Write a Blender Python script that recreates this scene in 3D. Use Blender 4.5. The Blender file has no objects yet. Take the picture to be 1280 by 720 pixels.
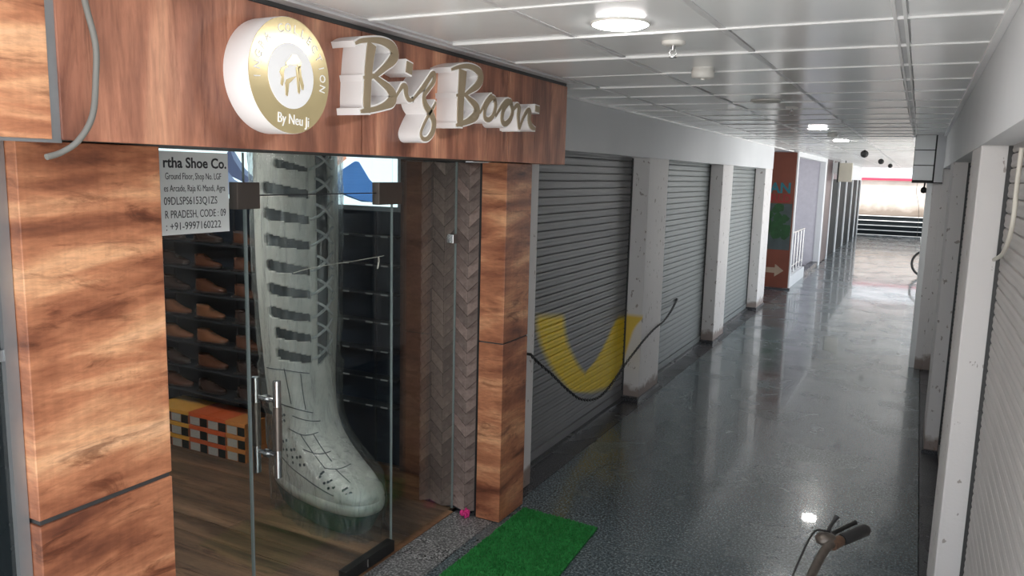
import bpy, bmesh, math, random
from mathutils import Vector, Matrix
random.seed(7)
S = bpy.context.scene
COL = S.collection
PI = math.pi

# ---------------------------------------------------------------- camera
cd = bpy.data.cameras.new('camera'); cam = bpy.data.objects.new('camera', cd); COL.objects.link(cam)
RX = Vector((0.88784, 0.459475, 0.024949)); RY = Vector((-0.089103, 0.118473, 0.988951)); RZ = Vector((0.451443, -0.880254, 0.146126))
mw = Matrix.Identity(4)
for i in range(3):
    mw[i][0] = RX[i]; mw[i][1] = RY[i]; mw[i][2] = RZ[i]
mw[0][3], mw[1][3], mw[2][3] = 0, 0, 2.05
cam.matrix_world = mw
cd.sensor_width = 36; cd.lens = 979.04 * 36 / 1280; cd.clip_start = 0.05; cd.clip_end = 300
S.camera = cam

# ---------------------------------------------------------------- sky and exposure
w = bpy.data.worlds.new('sky'); S.world = w; w.use_nodes = True
bg = w.node_tree.nodes['Background']
bg.inputs[0].default_value = (0.86, 0.93, 1.0, 1); bg.inputs[1].default_value = 1.0
S.view_settings.view_transform = 'Standard'; S.view_settings.look = 'None'
S.view_settings.exposure = 1.2; S.view_settings.gamma = 1; S.view_settings.use_curve_mapping = False
sd = bpy.data.lights.new('sun', 'SUN'); sd.energy = 4.0; sd.angle = math.radians(6); sd.color = (1, .95, .88)
so = bpy.data.objects.new('sun', sd); COL.objects.link(so)
so.rotation_euler = Vector((.16, .30, -.94)).to_track_quat('-Z', 'Y').to_euler()
S.cycles.max_bounces = 12; S.cycles.diffuse_bounces = 6; S.cycles.glossy_bounces = 5; S.cycles.transparent_max_bounces = 24

# ---------------------------------------------------------------- materials
def nt(name):
    m = bpy.data.materials.new(name); m.use_nodes = True
    t = m.node_tree; b = t.nodes['Principled BSDF']
    return m, t, b
def N(t, kind, **kw):
    n = t.nodes.new(kind)
    for k, v in kw.items(): setattr(n, k, v)
    return n
def L(t, a, b): t.links.new(a, b)
def mixc(t, fac, a, b, mode='MIX'):
    n = N(t, 'ShaderNodeMix', data_type='RGBA', blend_type=mode)
    for s, v in ((n.inputs[0], fac), (n.inputs[6], a), (n.inputs[7], b)):
        if hasattr(v, 'links'): L(t, v, s)
        elif isinstance(v, tuple): s.default_value = (*v, 1)
        else: s.default_value = v
    return n.outputs[2]
def math_(t, op, a, b=None, c=None, clamp=False):
    n = N(t, 'ShaderNodeMath', operation=op, use_clamp=clamp)
    for s, v in zip(n.inputs, (a, b, c)):
        if v is None: continue
        if hasattr(v, 'links'): L(t, v, s)
        else: s.default_value = v
    return n.outputs[0]
def ramp(t, fac, stops):
    r = N(t, 'ShaderNodeValToRGB'); e = r.color_ramp.elements
    while len(e) < len(stops): e.new(0.5)
    for k, (p, c) in zip(e, stops): k.position = p; k.color = (*c, 1)
    L(t, fac, r.inputs[0]); return r.outputs[0]
def noise(t, scale, detail=4, vec=(1, 1, 1), dist=0, rough=.5, obj=None):
    tc = N(t, 'ShaderNodeTexCoord')
    if obj: tc.object = obj
    mp = N(t, 'ShaderNodeMapping'); mp.inputs['Scale'].default_value = vec
    L(t, tc.outputs['Object'], mp.inputs[0])
    n = N(t, 'ShaderNodeTexNoise'); n.inputs['Scale'].default_value = scale; n.inputs['Detail'].default_value = detail
    n.inputs['Distortion'].default_value = dist; n.inputs['Roughness'].default_value = rough
    L(t, mp.outputs[0], n.inputs['Vector']); return n.outputs['Fac']
def bump(t, b, h, strength=.3, dist=.01):
    n = N(t, 'ShaderNodeBump'); n.inputs['Strength'].default_value = strength; n.inputs['Distance'].default_value = dist
    L(t, h, n.inputs['Height']); L(t, n.outputs[0], b.inputs['Normal'])
def plain(name, col, rough=.5, metal=0, var=.12, scale=12, spec=.5, bmp=0):
    m, t, b = nt(name)
    f = noise(t, scale, 5)
    c = mixc(t, f, tuple(max(0, x * (1 - var)) for x in col), tuple(min(1, x * (1 + var)) for x in col))
    L(t, c, b.inputs['Base Color'])
    b.inputs['Roughness'].default_value = rough; b.inputs['Metallic'].default_value = metal
    b.inputs['Specular IOR Level'].default_value = spec
    if bmp: bump(t, b, noise(t, scale * 6, 4), bmp)
    return m
def wood(name, vec, stops, rough=.38, fine=60, saw=(1, 1, 1), tone=0.0, big_d=4):
    m, t, b = nt(name)
    big = noise(t, 1.0, big_d, vec, .5, .55)
    c = ramp(t, big, stops)
    dk = noise(t, 1.0, 8, tuple(v * 1.9 for v in vec), 1.0, .68)
    c = mixc(t, .85, c, ramp(t, dk, [(.34, (.36, .28, .26)), (.46, (1, 1, 1))]), 'MULTIPLY')
    fn = noise(t, 6.0, 4, tuple(v * 2.2 for v in vec), .4, .7)
    c = mixc(t, .55, c, ramp(t, fn, [(.3, (.55, .5, .48)), (.62, (1.1, 1.08, 1.05))]), 'MULTIPLY')
    sw = noise(t, fine, 2, saw)
    c = mixc(t, .25, c, ramp(t, sw, [(.35, (.7, .68, .66)), (.6, (1.05, 1.05, 1.05))]), 'MULTIPLY')
    oi = N(t, 'ShaderNodeObjectInfo')
    c = mixc(t, tone, c, ramp(t, oi.outputs['Random'], [(0, (.55, .55, .55)), (1, (1.25, 1.22, 1.2))]), 'MULTIPLY')
    L(t, c, b.inputs['Base Color']); b.inputs['Roughness'].default_value = rough
    return m
WS = [(.3, (.15, .05, .028)), (.42, (.32, .115, .058)), (.52, (.52, .215, .11)), (.62, (.76, .40, .215)), (.74, (.83, .49, .29))]
M = {}
M['wood_h'] = wood('laminate_horizontal', (1.5, 1.5, 7), WS, saw=(.15, 1, .05))
FS = [(.3, (.15, .06, .042)), (.42, (.29, .118, .076)), (.53, (.46, .2, .125)), (.66, (.68, .35, .22))]
M['wood_v'] = wood('laminate_vertical', (6, 6, .7), FS, saw=(1, .1, .2))
M['plank'] = wood('floor_plank', (.9, 9, 4), [(.3, (.06, .04, .026)), (.5, (.2, .12, .075)), (.7, (.36, .225, .135))], rough=.35, tone=.5)
M['skirt'] = wood('skirting_wood', (.9, 4, 9), [(.25, (.16, .08, .04)), (.75, (.32, .18, .1))])
M['brown'] = wood('brown_panel', (2, 2, 5), [(.25, (.06, .03, .025)), (.75, (.15, .08, .06))], rough=.5)
M['herring'] = wood('herringbone_wood', (3, 3, 3), [(.25, (.16, .11, .1)), (.5, (.25, .19, .17)), (.75, (.34, .27, .25))], rough=.6, tone=.75)
def granite(name, lo, mid, hi, rough, scale=170, coat=0):
    m, t, b = nt(name)
    a = noise(t, scale, 3, rough=.7)
    c = ramp(t, a, [(.36, lo), (.5, mid), (.66, hi)])
    big = noise(t, .9, 5, dist=.6)
    c = mixc(t, .7, c, ramp(t, big, [(.3, (.72, .76, .8)), (.7, (1.1, 1.07, 1.06))]), 'MULTIPLY')
    L(t, c, b.inputs['Base Color'])
    r = noise(t, 2.2, 6, dist=.5)
    L(t, ramp(t, r, [(.3, (rough * .6,) * 3), (.75, (rough * 1.5,) * 3)]), b.inputs['Roughness'])
    b.inputs['Specular IOR Level'].default_value = .5
    if coat:
        b.inputs['Coat Weight'].default_value = coat; b.inputs['Coat Roughness'].default_value = .045; b.inputs['Coat IOR'].default_value = 1.4
    return m
M['granite'] = granite('granite_floor', (.026, .036, .043), (.07, .095, .107), (.25, .3, .31), .24, 75, .4)
M['sill'] = granite('granite_sill', (.03, .03, .032), (.15, .15, .15), (.5, .5, .5), .3, 85)
M['dark_granite'] = granite('dark_granite', (.015, .015, .018), (.05, .05, .055), (.15, .15, .16), .3, 120)
def whitewall(name, col, dirt=True):
    m, t, b = nt(name)
    f = noise(t, 2.0, 6)
    c = mixc(t, f, tuple(x * .88 for x in col), col)
    if dirt:
        spot = noise(t, 26, 3, (1, 1, .6))
        c = mixc(t, ramp(t, spot, [(.668, (0, 0, 0)), (.69, (.7, .7, .7))]), c, (.25, .2, .17))
        tc = N(t, 'ShaderNodeTexCoord'); sx = N(t, 'ShaderNodeSeparateXYZ'); L(t, tc.outputs['Object'], sx.inputs[0])
        n2 = noise(t, 9, 5)
        zz = math_(t, 'ADD', sx.outputs[2], math_(t, 'MULTIPLY', n2, -.2))
        c = mixc(t, ramp(t, zz, [(-.03, (.8, .8, .8)), (.05, (0, 0, 0))]), c, (.22, .15, .12))
    L(t, c, b.inputs['Base Color']); b.inputs['Roughness'].default_value = .65
    bump(t, b, noise(t, 60, 4), .12)
    return m
M['white'] = whitewall('white_plaster', (.8, .81, .83), False)
M['pier'] = whitewall('worn_white_plaster', (.82, .79, .78))
M['ceil'] = plain('ceiling_tile_metal', (.86, .87, .87), .2, .0, .06, 2.5, .7)
M['tbar'] = plain('ceiling_bar_white', (.92, .92, .92), .35, 0, .03)
M['runner'] = plain('ceiling_runner_grey', (.66, .66, .67), .35, 0, .08)
M['trim_dark'] = plain('dark_trim', (.05, .05, .05), .5)
M['black'] = plain('black_gap', (.012, .012, .013), .5)
M['gloss_black'] = plain('dark_glass_panel', (.012, .016, .018), .12, 0, .2)
M['alu'] = plain('grey_aluminium', (.32, .33, .34), .4, .7)
M['steel'] = plain('brushed_steel', (.6, .6, .6), .25, 1)
M['patch'] = plain('patch_fitting_bronze', (.2, .17, .15), .35, .7)
M['navy'] = plain('navy_wall_board', (.009, .017, .03), .5, 0, .15, 3)
M['dark_wall'] = plain('dark_shop_wall', (.02, .022, .026), .6)
M['shop_ceiling'] = plain('shop_ceiling_paint', (.25, .25, .25), .7)
M['letter_white'] = plain('acrylic_white_side', (.86, .84, .84), .35, 0, .03)
M['gold'] = plain('gold_mirror_face', (.66, .54, .3), .2, .45, .08)
M['bronze'] = plain('bronze_letter_face', (.38, .3, .2), .3, .4, .08)
M['print_white'] = plain('white_print', (.93, .93, .95), .4, 0, .02)
M['paper'] = plain('paper_sheet', (.72, .74, .73), .6, 0, .03)
M['ink'] = plain('black_ink', (.03, .03, .035), .6)
M['boot'] = plain('boot_grey_leather', (.7, .68, .63), .5, 0, .1, 7, .5, .25)
M['boot_toe'] = plain('boot_toe_rim', (.7, .7, .64), .32, .1, .08)
M['boot_dark'] = plain('boot_dark_lining', (.035, .045, .055), .6)
M['boot_sole'] = plain('boot_green_sole', (.035, .09, .075), .5, 0, .3, 30, .5, .4)
M['lace'] = plain('lace_grey_cord', (.5, .52, .52), .6)
M['shelf'] = plain('dark_shelf', (.03, .034, .04), .3)
M['tag'] = plain('pale_price_tag', (.45, .46, .45), .5)
M['shoe_brown'] = plain('shoe_brown_leather', (.12, .045, .025), .2, 0, .25, 30)
M['shoe_tan'] = plain('shoe_tan_leather', (.22, .09, .045), .18, 0, .25, 30)
M['shoe_dark'] = plain('shoe_dark_leather', (.05, .03, .025), .16, 0, .25, 30)
M['shoe_black'] = plain('shoe_black_leather', (.012, .012, .014), .3)
M['shoe_sole'] = plain('shoe_sole_rubber', (.03, .022, .02), .5)
M['box_y'] = plain('box_amber_card', (.85, .42, .07), .5, 0, .15)
M['box_r'] = plain('box_red_card', (.7, .13, .045), .5, 0, .15)
M['box_o'] = plain('box_orange_card', (.68, .26, .07), .5, 0, .15)
M['box_front'] = plain('box_end_print', (.4, .14, .08), .5)
M['box_label'] = plain('box_label_paper', (.5, .48, .44), .6, 0, .2, 120)
M['box_black'] = plain('box_black_square', (.02, .022, .02), .5)
M['pink'] = plain('pink_plastic', (.75, .04, .25), .3)
M['turf'] = plain('green_turf', (.025, .17, .04), .9, 0, .35, 90, .2)
M['blade'] = plain('turf_blade', (.035, .25, .06), .8, 0, .4, 40, .2)
M['rubber'] = plain('black_rubber', (.015, .015, .016), .55)
M['bike_metal'] = plain('worn_bicycle_steel', (.13, .11, .095), .4, .7, .4, 60)
M['rust'] = plain('rusty_bracket', (.13, .075, .05), .5, .5, .4, 80)
M['bike_paint'] = plain('bicycle_black_paint', (.03, .035, .035), .3)
M['cable_grey'] = plain('grey_cable', (.17, .165, .15), .5)
M['cable_white'] = plain('cream_cable', (.72, .68, .6), .5)
M['chain'] = plain('black_chain', (.015, .015, .017), .35, .3)
M['fix_white'] = plain('fixture_white_plastic', (.8, .78, .74), .4, 0, .03)
M['fix_dark'] = plain('fixture_dark_metal', (.03, .03, .03), .4, .5)
M['concrete'] = plain('outdoor_concrete', (.74, .72, .69), .9, 0, .15, 1.5)
M['end_wall'] = None
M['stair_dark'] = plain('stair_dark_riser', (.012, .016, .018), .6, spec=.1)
M['stair_white'] = plain('stair_white_nosing', (.75, .75, .75), .5)
M['red_paint'] = plain('red_beam_paint', (.6, .05, .1), .5)
M['poster_orange'] = plain('poster_orange_print', (.15, .04, .022), .5, 0, .3, 3)
M['poster_teal'] = plain('poster_teal_print', (.015, .12, .15), .5)
M['poster_red'] = plain('poster_red_print', (.22, .02, .02), .5)
M['poster_green'] = plain('poster_leaf_print', (.012, .055, .015), .5, 0, .6, 12)
M['poster_grey'] = plain('poster_grey_print', (.05, .065, .068), .5, 0, .5, 5)
M['poster_pale'] = plain('poster_pale_print', (.3, .22, .16), .5)
M['maroon'] = plain('maroon_board', (.06, .025, .03), .4, 0, .3, 4)
M['beige_sign'] = plain('beige_sign_face', (.66, .62, .52), .5, 0, .1, 5)
M['lavender'] = plain('stair_wall_paint', (.7, .68, .74), .6)
def endwall():
    m, t, b = nt('weathered_compound_wall')
    f = noise(t, 1.2, 6, dist=.5)
    c = ramp(t, f, [(.3, (.5, .43, .38)), (.7, (.68, .61, .55))])
    tc = N(t, 'ShaderNodeTexCoord'); sx = N(t, 'ShaderNodeSeparateXYZ'); L(t, tc.outputs['Object'], sx.inputs[0])
    zz = math_(t, 'ADD', sx.outputs[2], math_(t, 'MULTIPLY', noise(t, 4, 5), -.5))
    c = mixc(t, ramp(t, zz, [(.6, (.7, .7, .7)), (.9, (0, 0, 0))]), c, (.2, .15, .11))
    L(t, c, b.inputs['Base Color']); b.inputs['Roughness'].default_value = .9
    return m
M['end_wall'] = endwall()
def fres(t, normal=None):
    g = N(t, 'ShaderNodeNewGeometry'); fr = N(t, 'ShaderNodeFresnel')
    L(t, math_(t, 'MULTIPLY_ADD', g.outputs['Backfacing'], 1 / 1.5 - 1.5, 1.5), fr.inputs[0])
    if normal: L(t, normal, fr.inputs['Normal'])
    return fr
def glassmat(name, tint, refl=1.0):
    m = bpy.data.materials.new(name); m.use_nodes = True; t = m.node_tree
    t.nodes.remove(t.nodes['Principled BSDF'])
    tr = N(t, 'ShaderNodeBsdfTransparent'); tr.inputs[0].default_value = (*tint, 1)
    gl = N(t, 'ShaderNodeBsdfGlossy'); gl.inputs['Roughness'].default_value = .01
    fr = fres(t)
    mx = N(t, 'ShaderNodeMixShader'); L(t, math_(t, 'MULTIPLY', fr.outputs[0], refl), mx.inputs[0])
    L(t, tr.outputs[0], mx.inputs[1]); L(t, gl.outputs[0], mx.inputs[2])
    L(t, mx.outputs[0], t.nodes['Material Output'].inputs[0]); return m
M['glass'] = glassmat('clear_shop_glass', (.93, .955, .95))
M['glass_edge'] = plain('glass_edge_line', (.26, .3, .3), .3)
def filmmat():
    m = bpy.data.materials.new('plastic_film'); m.use_nodes = True; t = m.node_tree
    t.nodes.remove(t.nodes['Principled BSDF'])
    tr = N(t, 'ShaderNodeBsdfTransparent'); tr.inputs[0].default_value = (.96, .98, .98, 1)
    gl = N(t, 'ShaderNodeBsdfGlossy'); gl.inputs['Roughness'].default_value = .14
    bp = N(t, 'ShaderNodeBump'); bp.inputs['Strength'].default_value = .9; bp.inputs['Distance'].default_value = .03
    L(t, noise(t, 5, 5, (1.6, 1.6, .5), 1.5, .65), bp.inputs['Height']); L(t, bp.outputs[0], gl.inputs['Normal'])
    df = N(t, 'ShaderNodeBsdfDiffuse'); df.inputs[0].default_value = (.6, .66, .66, 1); L(t, bp.outputs[0], df.inputs['Normal'])
    fr = fres(t, bp.outputs[0])
    m1 = N(t, 'ShaderNodeMixShader'); L(t, math_(t, 'ADD', math_(t, 'MULTIPLY', fr.outputs[0], 1.0), .05), m1.inputs[0])
    L(t, tr.outputs[0], m1.inputs[1]); L(t, gl.outputs[0], m1.inputs[2])
    m2 = N(t, 'ShaderNodeMixShader')
    L(t, ramp(t, noise(t, 4, 6, (2.5, 2.5, .4), 2.0, .7), [(.46, (.03, .03, .03)), (.6, (.2, .2, .2)), (.72, (.5, .5, .5))]), m2.inputs[0])  # pale diffuse streaks painted in as bright highlights on the film
    L(t, m1.outputs[0], m2.inputs[1]); L(t, df.outputs[0], m2.inputs[2])
    L(t, m2.outputs[0], t.nodes['Material Output'].inputs[0]); return m
M['film'] = filmmat()
def emit(name, col, s, var=0):
    m, t, b = nt(name)
    b.inputs['Base Color'].default_value = (*col, 1)
    if var:
        L(t, mixc(t, noise(t, 5, 3), tuple(x * (1 - var) for x in col), col), b.inputs['Emission Color'])
    else: b.inputs['Emission Color'].default_value = (*col, 1)
    b.inputs['Emission Strength'].default_value = s; return m
M['lamp'] = emit('lamp_diffuser_lit', (1, .98, .95), 42)
M['lamp_off'] = plain('lamp_diffuser_unlit', (.62, .6, .55), .4)
M['lightbox'] = emit('lightbox_pane_lit', (.78, .95, 1.0), .62)
M['lb_blue'] = emit('lightbox_print_blue', (.06, .17, .42), .6, .5)
M['lb_navy'] = emit('lightbox_print_navy', (.02, .05, .1), .5)
M['lb_grey'] = emit('lightbox_print_greyblue', (.2, .27, .42), .55, .5)
M['lb_darkgrey'] = emit('lightbox_print_darkgrey', (.07, .09, .16), .55)  # dark blue-grey part of the printed heels
M['lb_skin'] = emit('lightbox_print_skin', (.6, .28, .18), .55)
M['lb_white'] = emit('lightbox_print_white', (.8, .9, 1), .6)
def slatmat(name, col, root=None, rough=.5, metal=.15):
    """painted roller shutter slat; with root given: V-shaped yellow spray mark, laid out on the shutter's own face"""
    m, t, b = nt(name)
    f = noise(t, 3, 6, (1, .6, 3))
    c = mixc(t, f, tuple(x * .75 for x in col), tuple(x * 1.2 for x in col))
    b.inputs['Metallic'].default_value = metal; b.inputs['Roughness'].default_value = rough
    if root:
        tc = N(t, 'ShaderNodeTexCoord'); tc.object = root
        sx = N(t, 'ShaderNodeSeparateXYZ'); L(t, tc.outputs['Object'], sx.inputs[0])
        y, z = sx.outputs[1], sx.outputs[2]
        def curve(pts):
            c_ = N(t, 'ShaderNodeFloatCurve'); cu = c_.mapping.curves[0]
            while len(cu.points) < len(pts): cu.points.new(.5, .5)
            for p, (zz, yy) in zip(cu.points, pts): p.location = (zz / 1.2, yy / 2.5); p.handle_type = 'AUTO'
            c_.mapping.update(); L(t, math_(t, 'DIVIDE', z, 1.2), c_.inputs['Value'])
            return math_(t, 'MULTIPLY', c_.outputs[0], 2.5)
        def band(lo, hi, zlo, zhi, slope=0):
            d = math_(t, 'MINIMUM', math_(t, 'SUBTRACT', y, lo), math_(t, 'SUBTRACT', hi, y))
            ft = math_(t, 'MULTIPLY_ADD', d, 1 / .1, .5, True)
            zt = math_(t, 'ADD', z, math_(t, 'MULTIPLY', y, slope))
            e = math_(t, 'MINIMUM', math_(t, 'SUBTRACT', zt, zlo), math_(t, 'SUBTRACT', zhi, zt))
            return math_(t, 'MULTIPLY', ft, math_(t, 'MULTIPLY_ADD', e, 1 / .06, .5, True))
        o = 4.5                                                   # y is measured from the shutter's near jamb
        l1 = curve([(.3, 5.74 - o), (.385, 5.5 - o), (.49, 5.34 - o), (.66, 5.12 - o), (.914, 4.90 - o), (1.1, 4.85 - o)])
        r1 = curve([(.2, 6.35 - o), (.43, 5.84 - o), (.64, 5.55 - o), (.83, 5.39 - o), (1.1, 5.33 - o)])
        l2 = curve([(.2, 6.0 - o), (.43, 5.80 - o), (.5, 6.03 - o), (.62, 6.27 - o), (.71, 6.40 - o), (.80, 6.56 - o)])
        r2 = curve([(.15, 6.40 - o), (.21, 6.52 - o), (.3, 6.68 - o), (.41, 6.9 - o), (.8, 6.95 - o)])
        k1 = band(l1, r1, 1.085, 3, 0)
        # the near arm's top and the foot of the V run along straight lines falling with y
        s1 = band(l1, r1, .47, 1.118, .15); s2 = band(l2, r2, .47, 1.10, .15)
        mask = math_(t, 'MULTIPLY', math_(t, 'MAXIMUM', s1, s2), .97)
        grain = noise(t, 30, 4)
        mask = math_(t, 'MULTIPLY', mask, math_(t, 'MULTIPLY_ADD', grain, .4, .74, True))
        c = mixc(t, mask, c, (.95, .68, .012))
        L(t, math_(t, 'MULTIPLY', math_(t, 'SUBTRACT', 1, mask), metal), b.inputs['Metallic'])
    L(t, c, b.inputs['Base Color'])
    return m

# ---------------------------------------------------------------- mesh helpers
class MB:
    def __init__(s): s.v = []; s.f = []; s.m = []; s.sm = []
    def add(s, vs, fs, mi=0, smooth=False):
        o = len(s.v); s.v += [tuple(p) for p in vs]
        for f in fs: s.f.append([i + o for i in f]); s.m.append(mi); s.sm.append(smooth)
        return s
    def box(s, x0, x1, y0, y1, z0, z1, mi=0):
        vs = [(x, y, z) for z in (z0, z1) for y in (y0, y1) for x in (x0, x1)]
        return s.add(vs, [(0, 2, 3, 1), (4, 5, 7, 6), (0, 1, 5, 4), (2, 6, 7, 3), (0, 4, 6, 2), (1, 3, 7, 5)], mi)
    def tube(s, pts, r, n=8, mi=0, closed=False, cap=True):
        pts = [Vector(p) for p in pts]; rs = r if isinstance(r, (list, tuple)) else [r] * len(pts)
        k = len(pts); prev = None; rings = []
        for i, p in enumerate(pts):
            a = pts[(i - 1) % k] if (closed or i) else p; b = pts[(i + 1) % k] if (closed or i < k - 1) else p
            d = (b - a).normalized()
            if prev is None: u = d.orthogonal().normalized()
            else: u = (prev - d * prev.dot(d)).normalized()
            prev = u; q = d.cross(u)
            rings.append([p + (u * math.cos(2 * PI * j / n) + q * math.sin(2 * PI * j / n)) * rs[i] for j in range(n)])
        vs = [p for g in rings for p in g]; fs = []
        for i in range(k if closed else k - 1):
            for j in range(n):
                fs.append((i * n + j, i * n + (j + 1) % n, ((i + 1) % k) * n + (j + 1) % n, ((i + 1) % k) * n + j))
        s.add(vs, fs, mi, True)
        if cap and not closed:
            s.add(rings[0], [tuple(range(n))[::-1]], mi); s.add(rings[-1], [tuple(range(n))], mi)
        return s
    def lathe(s, prof, c, axis='Z', n=24, mi=0, smooth=True):
        vs = []; fs = []
        for (r, h) in prof:
            for j in range(n):
                a = 2 * PI * j / n; x, y = r * math.cos(a), r * math.sin(a)
                p = {'Z': (x, y, h), 'X': (h, x, y), 'Y': (y, h, x)}[axis]
                vs.append((c[0] + p[0], c[1] + p[1], c[2] + p[2]))
        for i in range(len(prof) - 1):
            for j in range(n): fs.append((i * n + j, i * n + (j + 1) % n, (i + 1) * n + (j + 1) % n, (i + 1) * n + j))
        s.add(vs, fs, mi, smooth)
        s.add(vs[:n], [tuple(range(n))[::-1]], mi); s.add(vs[-n:], [tuple(range(n))], mi)
        return s
    def loft(s, rings, mi=0, capb=True, capt=True, skip=None):
        n = len(rings[0]); vs = [p for g in rings for p in g]; fs = []
        for i in range(len(rings) - 1):
            for j in range(n):
                if skip and skip(i, j): continue
                fs.append((i * n + j, i * n + (j + 1) % n, (i + 1) * n + (j + 1) % n, (i + 1) * n + j))
        s.add(vs, fs, mi, True)
        if capb: s.add(rings[0], [tuple(range(n))[::-1]], mi)
        if capt: s.add(rings[-1], [tuple(range(n))], mi)
        return s
    def prism(s, poly, plane, h0, h1, mi=0):
        """poly of (a,b); plane 'X': (a,b)=(y,z) extruded in x; 'Y': (x,z); 'Z': (x,y)"""
        n = len(poly)
        P = {'X': lambda a, b, h: (h, a, b), 'Y': lambda a, b, h: (a, h, b), 'Z': lambda a, b, h: (a, b, h)}[plane]
        vs = [P(a, b, h0) for a, b in poly] + [P(a, b, h1) for a, b in poly]
        return s.add(vs, [tuple(range(n))[::-1], tuple(range(n, 2 * n))] + [(i, (i + 1) % n, n + (i + 1) % n, n + i) for i in range(n)], mi)
    def build(s, name, mats, parent=None, origin=None, bev=0, fix=True):
        if not isinstance(mats, (list, tuple)): mats = [mats]
        me = bpy.data.meshes.new(name)
        if parent is not None:
            og = Vector((0, 0, 0)); q = parent
            while q is not None: og += q.location; q = q.parent
        elif origin == 'auto':
            xs = [p[0] for p in s.v]; ys = [p[1] for p in s.v]; zs = [p[2] for p in s.v]
            og = Vector(((min(xs) + max(xs)) / 2, (min(ys) + max(ys)) / 2, min(zs)))
        else: og = Vector(origin or (0, 0, 0))
        me.from_pydata([Vector(p) - og for p in s.v], [], s.f); 
        for m in mats: me.materials.append(m)
        me.polygons.foreach_set('material_index', s.m); me.polygons.foreach_set('use_smooth', s.sm)
        if fix:
            bm = bmesh.new(); bm.from_mesh(me); bmesh.ops.recalc_face_normals(bm, faces=bm.faces); bm.to_mesh(me); bm.free()
        me.update()
        o = bpy.data.objects.new(name, me); COL.objects.link(o)
        if parent is not None: o.parent = parent
        else: o.location = og
        if bev:
            md = o.modifiers.new('bevel', 'BEVEL'); md.width = bev; md.segments = 2; md.limit_method = 'ANGLE'
        return o
def tag(o, label=None, cat=None, group=None, kind=None):
    if label: o['label'] = label
    if cat: o['category'] = cat
    if group: o['group'] = group
    if kind: o['kind'] = kind
    return o
def thing(name, loc, label=None, cat=None, group=None, kind=None):
    o = bpy.data.objects.new(name, None); COL.objects.link(o); o.location = loc; o.empty_display_size = .1
    return tag(o, label, cat, group, kind)
def bx(name, m, parent, *b, bev=0, origin=None): return MB().box(*b).build(name, m, parent, origin, bev)
def copy_tree(o, parent=None):
    c = o.copy(); COL.objects.link(c); c.parent = parent
    for ch in list(o.children): copy_tree(ch, c)
    return c
def share(src, dx, dy, dz, parent, m=None):
    c = src.copy(); COL.objects.link(c); c.parent = parent; c.location = src.location + Vector((dx, dy, dz)); return c
DEPS = None
def text_mesh(body, size, ext=.0015, sx=1.0, align='LEFT', bold=0):
    cu = bpy.data.curves.new('text', 'FONT'); cu.body = body; cu.size = size; cu.extrude = ext; cu.align_x = align
    cu.offset = bold; cu.resolution_u = 3
    o = bpy.data.objects.new('text', cu); COL.objects.link(o)
    dg = bpy.context.evaluated_depsgraph_get(); me = bpy.data.meshes.new_from_object(o.evaluated_get(dg))
    vs = [(v.co.x * sx, v.co.y, v.co.z) for v in me.vertices]; fs = [tuple(p.vertices) for p in me.polygons]
    bpy.data.objects.remove(o); bpy.data.curves.remove(cu); bpy.data.meshes.remove(me)
    return vs, fs
def put_text(mb, body, size, org, right, up, ext=.0015, sx=1, align='LEFT', rot=0, mi=0, bold=0):
    vs, fs = text_mesh(body, size, ext, sx, align, bold)
    R_, U_ = Vector(right), Vector(up); Nn = R_.cross(U_); c, s_ = math.cos(rot), math.sin(rot)
    mb.add([Vector(org) + R_ * (c * x - s_ * y) + U_ * (s_ * x + c * y) + Nn * z for x, y, z in vs], fs, mi)

# ================================================================= STRUCTURE
CZ = 2.56
floor = tag(bx('floor', M['granite'], None, -2.07, .17, .3, 33.4, -.12, 0), 'glossy dark grey speckled granite corridor floor', None, None, 'structure')
ground = tag(bx('ground', M['concrete'], None, -14, 12, -14, 60, -.25, -.125), 'pale concrete ground outside', None, None, 'structure')
bx('floor_edge_slab', M['dark_granite'], floor, .175, .5, .3, 14, -.12, 0)
bx('floor_edge_slab', M['dark_granite'], floor, -2.40, -2.075, 4.25, 33.4, -.12, .0)
bx('floor_edge_slab', M['concrete'], floor, .175, 3.5, 14.005, 33.4, -.12, -.003)
bx('floor_edge_slab', M['dark_granite'], floor, -4.6, -2.405, 13.25, 33.4, -.12, -.002)
bx('sill_slab', M['sill'], floor, -2.34, -2.075, 1.2, 3.86, -.12, .003)
bx('sill_slab', M['dark_granite'], floor, -2.40, -2.075, .3, 1.195, -.12, .0)
bx('sill_slab', M['dark_granite'], floor, -2.34, -2.075, 3.865, 4.245, -.12, .0)
bx('threshold_strip', M['skirt'], floor, -2.385, -2.342, 1.62, 3.86, -.12, .006)
# shop floor planks
bx('shop_subfloor', M['dark_wall'], floor, -6.3, -2.39, .9, 4.25, -.12, -.02)
for k in range(22):
    y0 = 1.0 + k * .145
    xs = [-6.25, -5.2 + random.random(), -3.9 + random.random() * .8, -2.388]
    for a, b in zip(xs, xs[1:]):
        if b - a < .1: continue
        pl = bx('plank', M['plank'], floor, a + .001, b - .001, y0 + .001, y0 + .143, -.02, random.uniform(-.001, .0005))

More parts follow.
